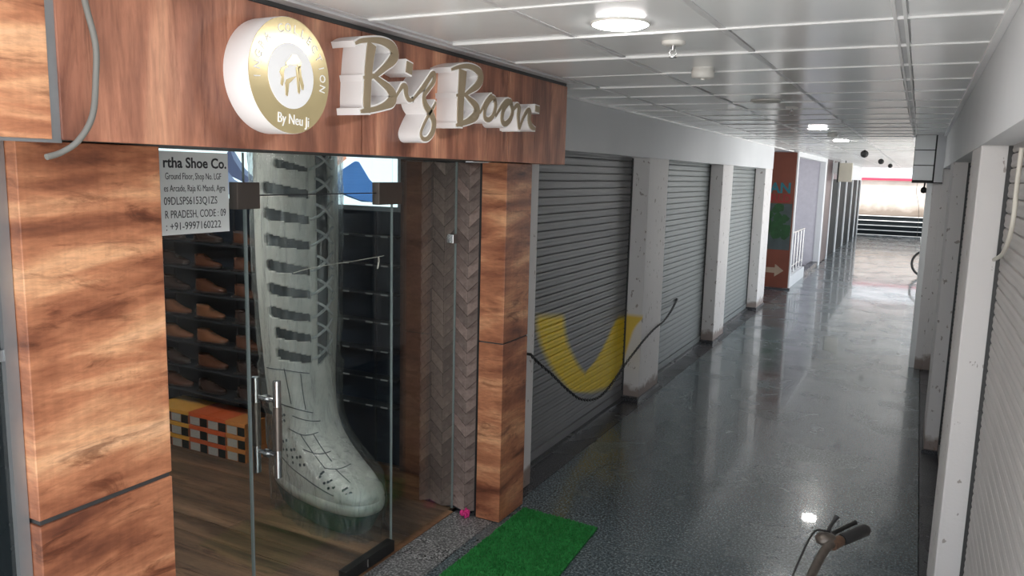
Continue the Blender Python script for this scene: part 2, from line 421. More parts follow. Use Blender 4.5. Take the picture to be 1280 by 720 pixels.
# ceiling
ceiling = tag(bx('ceiling', M['runner'], None, -6.6, .6, 1.0, 33.4, CZ + .012, CZ + .3), 'suspended corridor ceiling of white metal tiles', None, None, 'structure')
XC = [(-2.12, -1.77), (-1.745, -1.222), (-1.198, -.669), (-.645, -.122), (-.083, .2)]
P0, PY = .605, .555
protos = {}
for ci, (a, b) in enumerate(XC):
    far = MB()
    for r in range(59):
        y0 = P0 + r * PY
        if y0 < 1.1: continue
        if ci == 0 and y0 < 3.9: continue
        if ci == 4 and y0 > 9.2: continue
        if y0 + PY > 33.4: continue
        if r < 30:
            if ci not in protos:
                protos[ci] = (bx('ceiling_tile', M['ceil'], ceiling, a, b, y0 + .009, y0 + PY - .009, CZ + random.uniform(0, .001), CZ + .02, bev=.003), y0)
            else:
                p, yy = protos[ci]; c = share(p, 0, y0 - yy, random.uniform(-.0015, .0015), ceiling)
                c.rotation_euler = (random.uniform(-.0004, .0004), random.uniform(-.002, .002), 0)
        else: far.box(a, b, y0 + .009, y0 + PY - .009, CZ, CZ + .02)
    if far.v: tag(far.build('ceiling_tiles_far', M['ceil'], ceiling), None, None, None, 'stuff')
pb = None; far = MB()
for r in range(59):
    y = P0 + r * PY
    if y < 1.1: continue
    if r < 30:
        if pb is None: pb = bx('cross_bar', M['tbar'], ceiling, -1.745, .2, y - .006, y + .006, CZ - .005, CZ + .02); yb = y
        else: share(pb, 0, y - yb, 0, ceiling)
        if y > 4.2: bx('cross_bar', M['tbar'], ceiling, -2.12, -1.77, y - .006, y + .006, CZ - .005, CZ + .02)
    else: far.box(-2.12, .2 if y < 9.6 else -.09, y - .006, y + .006, CZ - .005, CZ + .02)
tag(far.build('cross_bars_far', M['tbar'], ceiling), None, None, None, 'stuff')
for a, b in ((-1.77, -1.745), (-1.222, -1.198), (-.669, -.645)):
    bx('runner_bar', M['runner'], ceiling, a, b, 1.05, 33.3, CZ - .001, CZ + .02)
bx('runner_bar', M['tbar'], ceiling, -.122, -.112, 1.05, 33.3, CZ - .006, CZ + .02)
bx('runner_bar', M['runner'], ceiling, -.112, -.093, 1.05, 33.3, CZ + .004, CZ + .02)
bx('runner_bar', M['tbar'], ceiling, -.093, -.083, 1.05, 33.3, CZ - .006, CZ + .02)
bx('edge_bar', M['tbar'], ceiling, 1.75e-1, .199, 1.05, 9.55, CZ - .02, CZ + .01)
bx('edge_bar', M['tbar'], ceiling, -2.129, -2.11, 4.2, 33.2, CZ - .014, CZ + .01)

# left wall: lintel, piers
PW = [(4.185, 4.5), (6.75, 7.34), (9.67, 10.24), (12.6, 13.22)]
wl = tag(bx('wall_left', M['white'], None, -2.42, -2.13, 4.185, 13.25, 2.205, CZ + .05), 'white plaster lintel over the roller shutters on the left', None, None, 'structure')
def pier_mark():
    m = M['pier'].copy(); m.name = 'worn_white_plaster_sprayed'; t = m.node_tree; b = t.nodes['Principled BSDF']
    src = b.inputs['Base Color'].links[0].from_socket
    tc = N(t, 'ShaderNodeTexCoord'); sx = N(t, 'ShaderNodeSeparateXYZ'); L(t, tc.outputs['Object'], sx.inputs[0])
    x, y, z = sx.outputs
    # spray mark: right edge climbs from the corner at z .42 to the front edge at z .79 (x from -2.26 to -2.10)
    xr = math_(t, 'MULTIPLY_ADD', math_(t, 'SUBTRACT', z, .42), .27, -2.272)
    xr = math_(t, 'ADD', xr, math_(t, 'MULTIPLY', math_(t, 'POWER', math_(t, 'MAXIMUM', math_(t, 'SUBTRACT', z, .62), 0), 2.0), 2.4))
    d = math_(t, 'SUBTRACT', xr, math_(t, 'ADD', x, math_(t, 'MULTIPLY', math_(t, 'SUBTRACT', y, 6.75), 1.0)))
    f1 = math_(t, 'MULTIPLY_ADD', d, 1 / .025, .5, True)
    f2 = math_(t, 'MULTIPLY_ADD', math_(t, 'SUBTRACT', .79, z), 1 / .04, .5, True)
    mk = math_(t, 'MULTIPLY', math_(t, 'MULTIPLY', f1, f2), .9)
    L(t, mixc(t, mk, src, (.78, .53, .02)), b.inputs['Base Color'])
    return m
M['pier_mark'] = pier_mark()
for i, (a, b) in enumerate(PW):
    x1 = -2.135 if i == 0 else -2.13
    bx('pier', M['pier_mark'] if i == 1 else M['pier'], wl, -2.42, x1, a, b, .0, 2.205, bev=.006)
    if i: bx('pier_foot', M['dark_granite'], wl, -2.42, x1 + .012, a - .05, b + .012, -.0, .035)
bx('back_wall', M['dark_wall'], wl, -2.6, -2.42, 4.25, 13.25, 0, CZ)
# stair lobby and far left walls
wlo = tag(thing('wall_lobby', (-4.6, 13.2, 0)), 'dark lobby wall behind the orange poster', None, None, 'structure')
wl2 = tag(thing('wall_stair', (-2.04, 18, 0)), 'white frame and walls of the stair opening on the left', None, None, 'structure')
wl3 = tag(thing('wall_colonnade', (-2.04, 26, 0)), 'far white piers with dark openings on the left', None, None, 'structure')
bx('lobby_wall', M['dark_wall'], wlo, -4.6, -2.6, 13.05, 13.25, 0, CZ)
bx('lobby_wall', M['lavender'], wl2, -4.0, -2.075, 15.42, 15.46, 0, CZ)
bx('stair_wall', M['lavender'], wl2, -4.0, -2.05, 20.12, 20.4, 0, CZ)
bx('stair_wall', M['lavender'], wl2, -4.1, -3.2, 15.46, 20.12, 0, CZ)
bx('opening_frame', M['white'], wl2, -2.16, -2.03, 15.36, 15.5, 0, CZ, bev=.005)
bx('opening_frame', M['white'], wl2, -2.16, -2.03, 20.1, 20.42, 0, CZ, bev=.005)
bx('opening_frame', M['white'], wl2, -2.16, -2.03, 15.5, 20.1, 2.47, CZ)
bx('stair_curb', M['white'], wl2, -2.2, -2.05, 15.5, 17.6, 0, .22)
bx('stair_curb', M['dark_granite'], wl2, -2.2, -2.05, 17.6, 20.1, 0, .1)
for a, b in ((22.0, 22.2), (24.3, 24.5), (26.7, 26.9), (29.1, 29.3), (31.5, 31.7), (33.2, 33.4)):
    bx('pier', M['white'], wl3, -2.5, -2.04, a, b, 0, CZ if a < 23 else 2.08)
bx('lintel', M['white'], wl3, -2.5, -2.045, 24.3, 33.4, 2.08, CZ)
bx('lintel', M['maroon'], wl3, -2.5, -2.06, 22.3, 24.3, 2.08, CZ)
bx('maroon_panel', M['maroon'], wl3, -2.5, -2.06, 20.42, 22.0, 0.02, CZ)
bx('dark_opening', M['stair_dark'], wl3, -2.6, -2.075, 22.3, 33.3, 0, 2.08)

# right wall
wr = tag(bx('wall_right', M['white'], None, .2, .45, .9, 10.4, 2.203, CZ + .05), 'white plaster lintel over the roller shutters on the right', None, None, 'structure')
PR = [(.9, 1.2), (3.65, 4.25), (6.6, 7.2), (9.62, 10.3)]
for a, b in PR: bx('pier', M['pier'], wr, .2, .45, a, b, 0, 2.203, bev=.006)
bx('pier_foot', M['dark_granite'], wr, .185, .45, 6.57, 7.22, 0, .03)
bx('back_wall', M['dark_wall'], wr, .45, .6, .9, 10.4, 0, CZ)
bk = bx('duct_box', M['white'], wr, -.085, .2, 9.62, 10.3, 2.06, CZ + .02)
for k in range(3): bx('duct_panel', M['ceil'], wr, -.085, .105, 9.605, 9.62, 2.075 + k * .163, 2.23 + k * .163, bev=.003)
bx('duct_panel', M['white'], wr, .12, .2, 9.605, 9.62, 2.055, CZ)
bx('duct_joint', M['black'], wr, -.09, .12, 9.612, 9.625, 2.055, CZ - .005)
bx('duct_joint', M['black'], wr, -.09, .205, 9.6, 9.62, 2.045, 2.056)
bx('end_pier', M['ceil'], wr, .06, .2, 9.66, 10.3, 0, 2.05, bev=.004)
bx('end_pier', M['pier'], wr, .115, .2, 9.63, 9.66, 0, 2.05, bev=.003)
for y in (14.0, 19.9, 26.6, 33.0): bx('far_pier', M['white'], wr, .5, .85, y, y + .4, 0, CZ)

# far end: steps, compound wall, red band
we = tag(thing('wall_end', (-1, 34, 0)), 'weathered beige compound wall beyond dark steps at the corridor end', None, None, 'structure')
for k in range(4):
    y = 33.7 + k * .28; z = k * .175
    bx('step_riser', M['stair_dark'], we, -2.3, .6, y, y + .3 + (.3 if k == 3 else 0), z if k else 0, z + .158)
    bx('step_tread', M['stair_white'], we, -2.3, .6, y - .02, y + .3 + (.5 if k == 3 else 0), z + .158, z + .175)
bx('wall_face', M['end_wall'], we, -7, 5, 35.2, 35.45, 0, 2.1)
bx('red_band', M['red_paint'], we, -7, 5, 35.14, 35.46, 2.1, 2.2)
bx('landing', M['concrete'], we, -2.3, .6, 34.8, 35.2, .4, .7)

# shop shell
ws = tag(thing('wall_shop', (-4.4, 4.1, 0)), 'dark navy display walls inside the shoe shop', None, None, 'structure')
bx('display_board', M['navy'], ws, -6.3, -2.86, 4.1, 4.18, .1, 2.45)
bx('skirting', M['skirt'], ws, -6.3, -2.6, 4.06, 4.18, 0, .1)
for x in (-5.0, -4.36, -3.72, -3.1): bx('board_edge', M['shelf'], ws, x - .006, x + .006, 4.092, 4.1, .1, 1.78)
bx('brown_panel', M['brown'], ws, -2.86, -2.6, 4.03, 4.18, .1, 2.45)
bx('shop_wall', M['dark_wall'], ws, -6.3, -6.2, 1.0, 4.1, 0, 2.45)
bx('shop_wall', M['dark_wall'], ws, -6.3, -2.4, .9, 1.0, 0, 2.45)
bx('shop_ceiling', M['shop_ceiling'], ws, -6.3, -2.42, .9, 4.18, 2.45, 2.5)
bx('jamb_core', M['dark_wall'], ws, -2.62, -2.2, 3.92, 4.18, 0, 2.45)
# herringbone pieces on the jamb, facing the entrance
def herring(x0, x1, nx):
    cw = (x1 - x0) / nx
    pr = {}
    for c in range(nx):
        up = c % 2 == 0
        for k in range(32):
            z = -.05 + k * .074
            za, zb = (z, z + cw * .9) if up else (z + cw * .9, z)
            lo = 0.0; hi = 2.1
            poly = [(x0 + c * cw + .0006, za), (x0 + (c + 1) * cw - .0006, zb), (x0 + (c + 1) * cw - .0006, zb + .0715), (x0 + c * cw + .0006, za + .0715)]
            poly = [(a, min(max(b, lo), hi)) for a, b in poly]
            if max(b for a, b in poly) - min(b for a, b in poly) < .01: continue
            if k in (0, 1) or max(b for a, b in poly) >= 2.1 or c not in pr:
                o = MB().prism(poly, 'Y', 3.902 + random.uniform(0, .002), 3.922).build('wood_piece', M['herring'], ws)
                if k > 1 and c not in pr: pr[c] = (o, z)
            else: share(pr[c][0], 0, random.uniform(-.001, .001), z - pr[c][1], ws)
herring(-2.62, -2.21, 5)
bx('jamb_strip', M['black'], ws, -2.212, -2.188, 3.885, 3.93, 0, 2.1)

# ================================================================= STOREFRONT GLASS
GX = -2.37
w1 = tag(bx('window_1', M['glass'], None, GX - .005, GX + .005, 1.60, 2.278, .006, 2.1, origin='auto'), 'fixed glass pane left of the shop door', None, None, 'structure')
bx('pane_edge', M['glass_edge'], w1, GX - .0055, GX + .0055, 2.2785, 2.2805, .01, 2.1)
w2 = tag(bx('window_2', M['glass'], None, GX - .005, GX + .005, 3.272, 3.885, .006, 2.1, origin='auto'), 'fixed glass pane right of the shop door', None, None, 'structure')
bx('pane_edge', M['glass_edge'], w2, GX - .0055, GX + .0055, 3.8855, 3.892, .01, 2.1)
gc = bx('glass_clamp', M['steel'], w2, GX - .02, GX + .02, 3.83, 3.88, 1.635, 1.69, bev=.004)
w3 = tag(bx('window_3', M['glass'], None, GX - .005, GX + .005, 2.287, 3.265, 1.935, 2.1, origin='auto'), 'glass transom pane above the shop door', None, None, 'structure')
bx('pane_edge', M['ink'], w3, GX - .0055, GX + .0055, 2.287, 3.265, 1.930, 1.9345)
d1 = tag(bx('door_1', M['glass'], None, GX - .006, GX + .006, 2.287, 3.262, .012, 1.925, origin='auto'), 'frameless glass shop door with steel pull handle', None, None, 'structure')
bx('pane_edge', M['glass_edge'], d1, GX - .0065, GX + .0065, 2.2848, 2.2868, .012, 1.925)
bx('pane_edge', M['glass_edge'], d1, GX - .0065, GX + .0065, 3.2622, 3.2645, .05, 1.925)
bx('patch_fitting', M['patch'], d1, GX - .022, GX + .022, 2.225, 2.345, 1.88, 1.985, bev=.003)
bx('patch_fitting', M['patch'], d1, GX - .022, GX + .022, 3.13, 3.325, 1.875, 1.985, bev=.003)
bx('floor_patch', M['fix_dark'], d1, GX - .025, GX + .025, 2.86, 3.262, .014, .075, bev=.003)
bx('floor_patch_screw', M['steel'], d1, GX + .025, GX + .029, 3.02, 3.03, .03, .07)
hd = MB()
for dx in (.06, -.06): hd.tube([(GX + dx, 2.377, .745), (GX + dx, 2.377, 1.165)], .0165, 14)
h = hd.build('handle', M['steel'], d1)
hs = MB()
for z in (.84, 1.08): hs.tube([(GX - .06, 2.377, z), (GX + .06, 2.377, z)], .010, 10); hs.lathe([(.018, -.012), (.018, .012)], (GX, 2.377, z), 'X', 12)
hs.build('handle_standoff', M['steel'], h)
hg = MB()
for dx in (.06, -.06): hg.tube([(GX + dx, 2.377, .865), (GX + dx, 2.377, 1.055)], .0185, 14)
hg.build('handle_grip', M['patch'], h)

# ================================================================= COLUMNS AND FASCIA
c1 = thing('wood_clad_column', (-2.2, 1.41, 0), 'wide wood-laminate clad column left of the shop door, paper sheet beside it', 'column', None)
bx('upper_panel', M['wood_h'], c1, -2.4, -2.03, 1.2, 1.625, 1.084, 2.1, bev=.003)
bx('lower_panel', M['wood_h'], c1, -2.4, -2.03, 1.2, 1.625, 0.004, 1.069, bev=.003)
bx('joint_strip', M['trim_dark'], c1, -2.39, -2.038, 1.206, 1.62, 1.0, 1.1)
c2 = thing('wood_clad_column', (-2.11, 4.02, 0), 'narrow wood-laminate clad column right of the shop door, beside the shutter', 'column', None)
bx('upper_panel', M['wood_h'], c2, -2.188, -2.03, 3.865, 4.18, 1.082, 2.1, bev=.003)
bx('lower_panel', M['wood_h'], c2, -2.188, -2.03, 3.865, 4.18, 0.004, 1.074, bev=.003)
bx('joint_strip', M['trim_dark'], c2, -2.18, -2.035, 3.87, 4.176, 1.0, 1.1)
sp = thing('dark_side_panel', (-2.15, .8, 0), 'dark glossy panel with grey aluminium bars left of the wide wood column', 'panel')
bx('dark_pane', M['gloss_black'], sp, -2.3, -2.09, .45, 1.195, .004, 2.1)
bx('frame_bar', M['alu'], sp, -2.09, -2.072, 1.165, 1.198, .004, 2.1)
bx('frame_bar', M['alu'], sp, -2.09, -2.078, .45, 1.165, 1.53, 1.56)
fa = thing('sign_fascia', (-2.0, 2.3, 2.1), 'long wood-laminate sign board above the shop front', 'fascia')
bx('fascia_core', M['trim_dark'], fa, -2.42, -1.845, .45, 4.165, 2.103, 2.545)
for a, b, m in ((.45, 1.165, 'wood_h'), (1.19, 2.319, 'wood_v'), (2.326, 3.459, 'wood_v'), (3.465, 4.172, 'wood_v')):
    bx('fascia_panel', M[m], fa, -1.845, -1.82, a, b, 2.1, 2.535, bev=.0015)
bx('fascia_panel', M['wood_v'], fa, -2.13, -1.845, 4.165, 4.182, 2.1, 2.535)
bx('joint_strip', M['alu'], fa, -1.85, -1.826, 1.165, 1.19, 2.1, 2.54)
bx('bottom_edge', M['alu'], fa, -1.85, -1.824, .45, 1.19, 2.092, 2.1)
bx('light_profile', M['print_white'], fa, -2.2, -2.15, 3.7, 4.0, 2.097, 2.103)
bx('top_trim', M['runner'], ceiling, -1.83, -1.775, 1.05, 4.17, 2.552, 2.565)
bx('top_trim', M['trim_dark'], ceiling, -1.86, -1.825, 1.05, 4.17, 2.537, 2.566)

# ---- round emblem
DX = -1.72; DC = (1.855, 2.321); DR = .172
em = thing('round_emblem', (-1.77, DC[0], DC[1] - DR), 'round gold and white raised emblem with figure, left of the lettering', 'emblem')
c3 = (0, DC[0], DC[1])
MB().lathe([(DR * .995, -1.8198), (DR, -1.815), (DR, DX - .004), (DR * .995, DX - .002)], c3, 'X', 72).build('rim', M['letter_white'], em)
MB().lathe([(DR * .992, DX - .002), (DR * .992, DX)], c3, 'X', 72, 0, False).build('gold_face', M['gold'], em)
MB().lathe([(.097, DX), (.097, DX + .0015)], c3, 'X', 56, 0, False).build('white_centre', M['print_white'], em)
fg = MB()
def ep(pts):
    return [(DC[0] + (x - 330) / 130 * .097, DC[1] - (y - 355) / 185 * .097) for x, y in pts]
for pts in ([(296, 285), (318, 262), (332, 236), (356, 232), (372, 250), (384, 268), (382, 292), (372, 304), (360, 286), (340, 292), (318, 290), (300, 300)],
            [(362, 296), (380, 290), (384, 340), (398, 398), (395, 425), (386, 420), (372, 350)],
            [(355, 300), (370, 300), (372, 360), (376, 430), (372, 450), (364, 440), (358, 360)],
            [(354, 352), (330, 380), (312, 400), (308, 440), (303, 472), (294, 466), (292, 400), (300, 378), (330, 362)],
            [(300, 300), (310, 304), (288, 320), (284, 345), (282, 390), (276, 418), (266, 408), (272, 368), (262, 342), (272, 318)]):
    fg.prism(ep(pts), 'X', DX + .001, DX + .004)
fg.build('figure', M['gold'], em)
tx = MB(); txt = 'INGRA COLLECTION'
for i, ch in enumerate(txt):
    if ch == ' ': continue
    a = math.radians(186 - i * 196 / (len(txt) - 1)); rr = .128
    tx = MB(); put_text(tx, ch, .036, (DX + .001, DC[0] + rr * math.cos(a), DC[1] + rr * math.sin(a)), (0, 1, 0), (0, 0, 1), .001, .9, 'CENTER', a - PI / 2); tx.build('letter_print', M['print_white'], em)
tx = MB(); put_text(tx, 'By Neu Ji', .043, (DX + .001, DC[0] + .006, DC[1] - .143), (0, 1, 0), (0, 0, 1), .001, .85, 'CENTER', -.06)
tag(tx.build('script_print', M['print_white'], em), None, None, None, 'stuff')

# ---- raised letters: outlines drawn as strokes (plane coordinates y, z in metres on the board)
def stroke(pts, wds, edge=0.0):
    """polygon ribbon sides for a pen stroke"""
    n = len(pts); Lf, Rt = [], []
    for i in range(n):
        a = Vector(pts[max(i - 1, 0)]); b = Vector(pts[min(i + 1, n - 1)]); d = (b - a).normalized(); nn = Vector((-d.y, d.x))
        w_ = wds[i] / 2 + edge; p = Vector(pts[i])
        if i == 0: p = p - d * edge
        if i == n - 1: p = p + d * edge
        Lf.append(p + nn * w_); Rt.append(p - nn * w_)
    return Lf, Rt
def spline(pts, k=5, closed=False):
    out = []; n = len(pts)
    for i in range(n if closed else n - 1):
        g = lambda j: pts[j % n] if closed else pts[min(max(j, 0), n - 1)]
        p0, p1, p2, p3 = g(i - 1), g(i), g(i + 1), g(i + 2)
        for s in range(k):
            u = s / k
            out.append(tuple(.5 * ((2 * b) + (-a + c) * u + (2 * a - 5 * b + 4 * c - d) * u * u + (-a + 3 * b - 3 * c + d) * u ** 3) for a, b, c, d in zip(p0, p1, p2, p3)))
    if not closed: out.append(tuple(pts[-1]))
    return out
def ribbon(mb, pts, wds, x0, x1, edge, mi=0):
    Lf, Rt = stroke(pts, wds, edge); n = len(Lf)
    vs = [(x0, p.x, p.y) for p in Lf] + [(x0, p.x, p.y) for p in Rt] + [(x1, p.x, p.y) for p in Lf] + [(x1, p.x, p.y) for p in Rt]
    fs = []
    for i in range(n - 1):
        fs += [(i, i + 1, n + i + 1, n + i), (2 * n + i, 3 * n + i, 3 * n + i + 1, 2 * n + i + 1), (i, 2 * n + i, 2 * n + i + 1, i + 1), (n + i, n + i + 1, 3 * n + i + 1, 3 * n + i)]
    fs += [(0, n, 3 * n, 2 * n), (n - 1, 3 * n - 1, 4 * n - 1, 2 * n - 1)]
    mb.add(vs, fs, mi)
# strokes are given in the lettering's own grid (u right, v up, both in metres from the board's lower left letter corner)
CAMP = (0, 0, 2.05); FPX = 979.04
def pix2board(a, b, x=DX):
    """lettering survey grid -> (y, z) on the letters' front plane; a fixed perspective rectification of the survey photo's grid"""
    u, v = 430 + a / 4.74, 40 + b / 4.74
    cu, cv = (u - 640) / FPX, (v - 360) / FPX
    d = RX * cu - RY * cv - RZ
    t = x / d[0]
    return (d[1] * t, 2.05 + d[2] * t)
LET = [
 ('letter', 'tall raised script capital, first of the two capitals, nearest the round emblem', [
    ([(72, 66), (105, 52), (165, 47), (230, 55), (285, 85), (305, 130), (290, 165), (250, 205), (205, 245), (178, 262)], [.012, .018, .022, .03, .042, .05, .045, .03, .022, .016]),
    ([(168, 70), (158, 130), (150, 200), (144, 270), (141, 340), (138, 410), (138, 478)], [.055, .052, .048, .045, .045, .045, .04]),
    ([(182, 260), (150, 264), (118, 270)], [.018, .022, .012]),
    ([(178, 262), (220, 295), (262, 330), (288, 372), (282, 410), (245, 435), (190, 455), (135, 465), (100, 470)], [.016, .024, .034, .05, .05, .032, .022, .02, .014])]),
 ('letter', 'small raised script letter with floating dot between first capital and looped letter', [
    ([(305, 395), (330, 350), (352, 318), (368, 330), (372, 370), (388, 402), (412, 400)], [.01, .014, .022, .03, .024, .02, .012]),
    ([(385, 245), (392, 180)], [.045, .045])]),
 ('letter', 'raised script letter with long lower loop, before the second capital', [
    ([(412, 400), (440, 365), (470, 330), (500, 285), (525, 248), (538, 250), (535, 290), (505, 335), (478, 375), (485, 430), (515, 480), (535, 530), (528, 590), (500, 630), (470, 632), (458, 600), (475, 550), (505, 490), (535, 440), (546, 415)], [.012, .016, .022, .022, .022, .022, .022, .02, .024, .034, .036, .036, .03, .022, .018, .014, .014, .014, .012, .01])]),
 ('letter', 'tall raised script capital, second of the two capitals, in the middle of the board', [
    ([(640, 222), (680, 208), (730, 202), (775, 215), (808, 245), (812, 280), (790, 318), (755, 345), (718, 372)], [.012, .018, .024, .032, .046, .05, .04, .026, .016]),
    ([(706, 225), (702, 290), (697, 350), (692, 420), (690, 490), (688, 560)], [.07, .066, .06, .058, .056, .05]),
    ([(722, 370), (695, 372), (668, 376)], [.016, .022, .012]),
    ([(718, 372), (745, 400), (775, 430), (788, 465), (775, 500), (735, 528), (690, 545), (665, 552)], [.016, .026, .04, .056, .05, .032, .022, .014])]),
 ('letter', 'small raised script round letter, first of two, right after the second capital', [
    ([(808, 480), (840, 420), (868, 385), (880, 378)], [.012, .018, .022, .02]),
    ([(895, 395), (900, 440), (885, 495), (858, 520), (836, 505), (838, 455), (858, 412), (880, 390), (897, 398)], [.026] * 9)]),
 ('letter', 'small raised script round letter, second of two, before the last letters', [
    ([(900, 500), (930, 450), (960, 415), (978, 405)], [.012, .02, .026, .022]),
    ([(992, 425), (1000, 470), (985, 520), (955, 545), (938, 520), (945, 465), (965, 430), (985, 412), (995, 428)], [.03] * 9)]),
 ('letter', 'raised script last letter with floating dot at the right end of the lettering', [
    ([(1000, 470), (1025, 435), (1040, 450), (1035, 500), (1040, 575)], [.014, .024, .032, .03, .02]),
    ([(1040, 575), (1065, 505), (1090, 465), (1102, 475), (1098, 520), (1112, 560), (1135, 575)], [.016, .022, .028, .036, .036, .034, .016]),
    ([(1146, 475), (1148, 438)], [.055, .055])]),
]
for name, lab, strokes in LET:
    allp = [pix2board(*p) for st, _ in strokes for p in st]
    ly = sum(p[0] for p in allp) / len(allp); lz = min(p[1] for p in allp)
    lt = thing(name, (-1.82, ly, lz), lab, 'letter', None)
    side = MB(); face = MB()
    for k, (pts, wd) in enumerate(strokes):
        P_ = [pix2board(*p) for p in pts]
        W3 = [(p[0], p[1], w_ * .82) for p, w_ in zip(P_, wd)]
        sp_ = spline(W3, 5) if len(W3) > 2 else W3
        pp = [(a, b) for a, b, c in sp_]; ww = [c for a, b, c in sp_]
        ribbon(side, pp, ww, -1.8198, DX - .004 + k * .0007, .006)
        ribbon(face, pp, ww, DX - .006, DX + k * .0007, 0)
    side.build('letter_side', M['letter_white'], lt); face.build('letter_face', M['bronze'], lt)

# ================================================================= PAPER NOTICE
pn = thing('paper_notice', (GX + .006, 2.0, 1.8), 'white paper notice with black print taped inside the glass beside the wide column', 'notice')
MB().box(GX + .0055, GX + .0068, 1.60, 2.197, 1.797, 2.094).build('sheet', M['paper'], pn)
pt = MB(); TXX = GX + .0072
def line(s_, size, yl, yr, z, bold=0):
    vs, fs = text_mesh(s_, size, .0003, 1, 'LEFT', bold)
    wv = max(v[0] for v in vs) - min(v[0] for v in vs); x0 = min(v[0] for v in vs); k = (yr - yl) / wv
    pt.add([(TXX + v[2], yl + (v[0] - x0) * k, z + v[1]) for v in vs], fs)
line('rtha Shoe Co.', .052, 1.905, 2.188, 2.037, .0012)
line('Ground Floor, Shop No. LGF', .034, 1.912, 2.162, 1.995)
line('es Arcade, Raja Ki Mandi, Agra', .034, 1.905, 2.18, 1.952)
line('09DLSPS6153Q1ZS', .04, 1.903, 2.14, 1.905)
line('R PRADESH, CODE : 09', .04, 1.906, 2.18, 1.857)
line(': +91-9997160222', .04, 1.908, 2.155, 1.814)
pt.build('print', M['ink'], pn)

# ================================================================= ROLLER SHUTTERS
def slat_mesh(x, sgn, y0, y1, z, p=.058):
    prof = [(0, 0), (.007, .003), (.0095, .012), (.0075, .026), (.0095, .040), (.007, .053), (0, .0568)]
    mb = MB(); vs = []
    for y in (y0, y1):
        for (d, h) in prof: vs.append((x + sgn * d, y, z + h))
    n = len(prof); fs = [(i, i + 1, n + i + 1, n + i) for i in range(n - 1)]
    fs += [tuple(range(n)), tuple(range(2 * n - 1, n - 1, -1)), (0, n, 2 * n - 1, n - 1)]
    return mb.add(vs, fs)
SHT = [('left', -2.30, 1, 4.5, 6.75), ('left', -2.30, 1, 7.34, 9.67), ('left', -2.30, 1, 10.24, 12.6),
       ('right', .315, -1, 1.2, 3.65), ('right', .315, -1, 4.25, 6.6), ('right', .315, -1, 7.2, 9.62)]
SL = ['grey roller shutter with yellow V mark, nearest on the left wall', 'grey roller shutter second from the shop on the left wall', 'grey roller shutter third from the shop, at the far end of the left wall',
      'pale grey roller shutter behind the cream cable, nearest on the right wall', 'pale roller shutter between first and second right-hand piers', 'pale roller shutter before the duct box on the right wall']
for (sd_, x, sg, y0, y1), lab in zip(SHT, SL):
    rt = thing('roller_shutter', (x, y0, 0), lab, 'shutter')
    if sd_ == 'left': m = slatmat('shutter_slat_grey', (.25, .25, .255) if y0 < 5 else (.22, .24, .24), rt if y0 < 5 else None)
    else: m = slatmat('shutter_slat_pale', (.5, .475, .46), None, .45, .1)
    pr = None
    for k in range(37):
        z = .085 + k * .058
        if z > 2.2: break
        if pr is None: pr = slat_mesh(x, sg, y0 + .012, y1 - .012, z).build('slat', m, rt)
        else: share(pr, 0, 0, k * .058, rt)
    a, b = sorted((x, x + sg * .018)); bx('bottom_rail', m, rt, a, b, y0 + .012, y1 - .012, .02, .083)
    a, b = sorted((x - sg * .02, x + sg * .022))
    for yy in (y0 - .0, y1 - .012): bx('guide_rail', M['trim_dark'], rt, a, b, yy, yy + .012, 0.001, 2.2)
    a, b = sorted((x - sg * .09, x + sg * .05))
    if sd_ == 'left': bx('base_strip', M['dark_granite'], rt, a, b, y0, y1, 0.0, .018)
# black chain looping between the shutters
ch = MB()
CP = [(-2.112, 4.398, .905), (-2.112, 4.561, .803), (-2.112, 4.747, .697), (-2.112, 4.918, .589), (-2.112, 5.083, .491), (-2.112, 5.258, .4), (-2.112, 5.405, .35), (-2.112, 5.575, .314), (-2.112, 5.733, .307), (-2.112, 5.912, .338), (-2.112, 6.116, .393), (-2.112, 6.331, .459), (-2.112, 6.538, .511), (-2.112, 6.779, .568), (-2.112, 7.083, .62), (-2.116, 7.38, .642), (-2.17, 7.8, .66), (-2.225, 8.124, .675), (-2.275, 8.423, .701)]
dense = [Vector(p) for p in spline(CP, 24)]
pts = [dense[0]]
for p in dense:
    if (p - pts[-1]).length > .027: pts.append(p)
for i in range(len(pts) - 1):
    p, q = pts[i], pts[i + 1]; d = (q - p); l = d.length; d.normalize()
    up = Vector((0, 0, 1)) if i % 2 else Vector((1, 0, 0)); nn = (up - d * up.dot(d)).normalized(); c = (p + q) / 2
    ring = [c + d * math.cos(a) * l * .72 + nn * math.sin(a) * .0095 for a in [2 * PI * j / 8 for j in range(8)]]
    ch.tube(ring, .004, 5, 0, True)
ct = thing('hanging_chain', (-2.14, 5.8, .3), 'black chain hanging in a slack loop across first two left shutters', 'chain')
tag(ch.build('links', M['chain'], ct), None, None, None, 'stuff')
hk = MB(); hk.tube([(-2.15, 4.398, .905), (-2.105, 4.398, .905)], .009, 8); hk.build('wall_hook', M['fix_dark'], ct)
hk = MB(); hk.lathe([(.02, 0), (.02, .02)], (-2.285, 8.423, .701), 'X', 12); hk.build('shutter_hook', M['fix_dark'], ct)

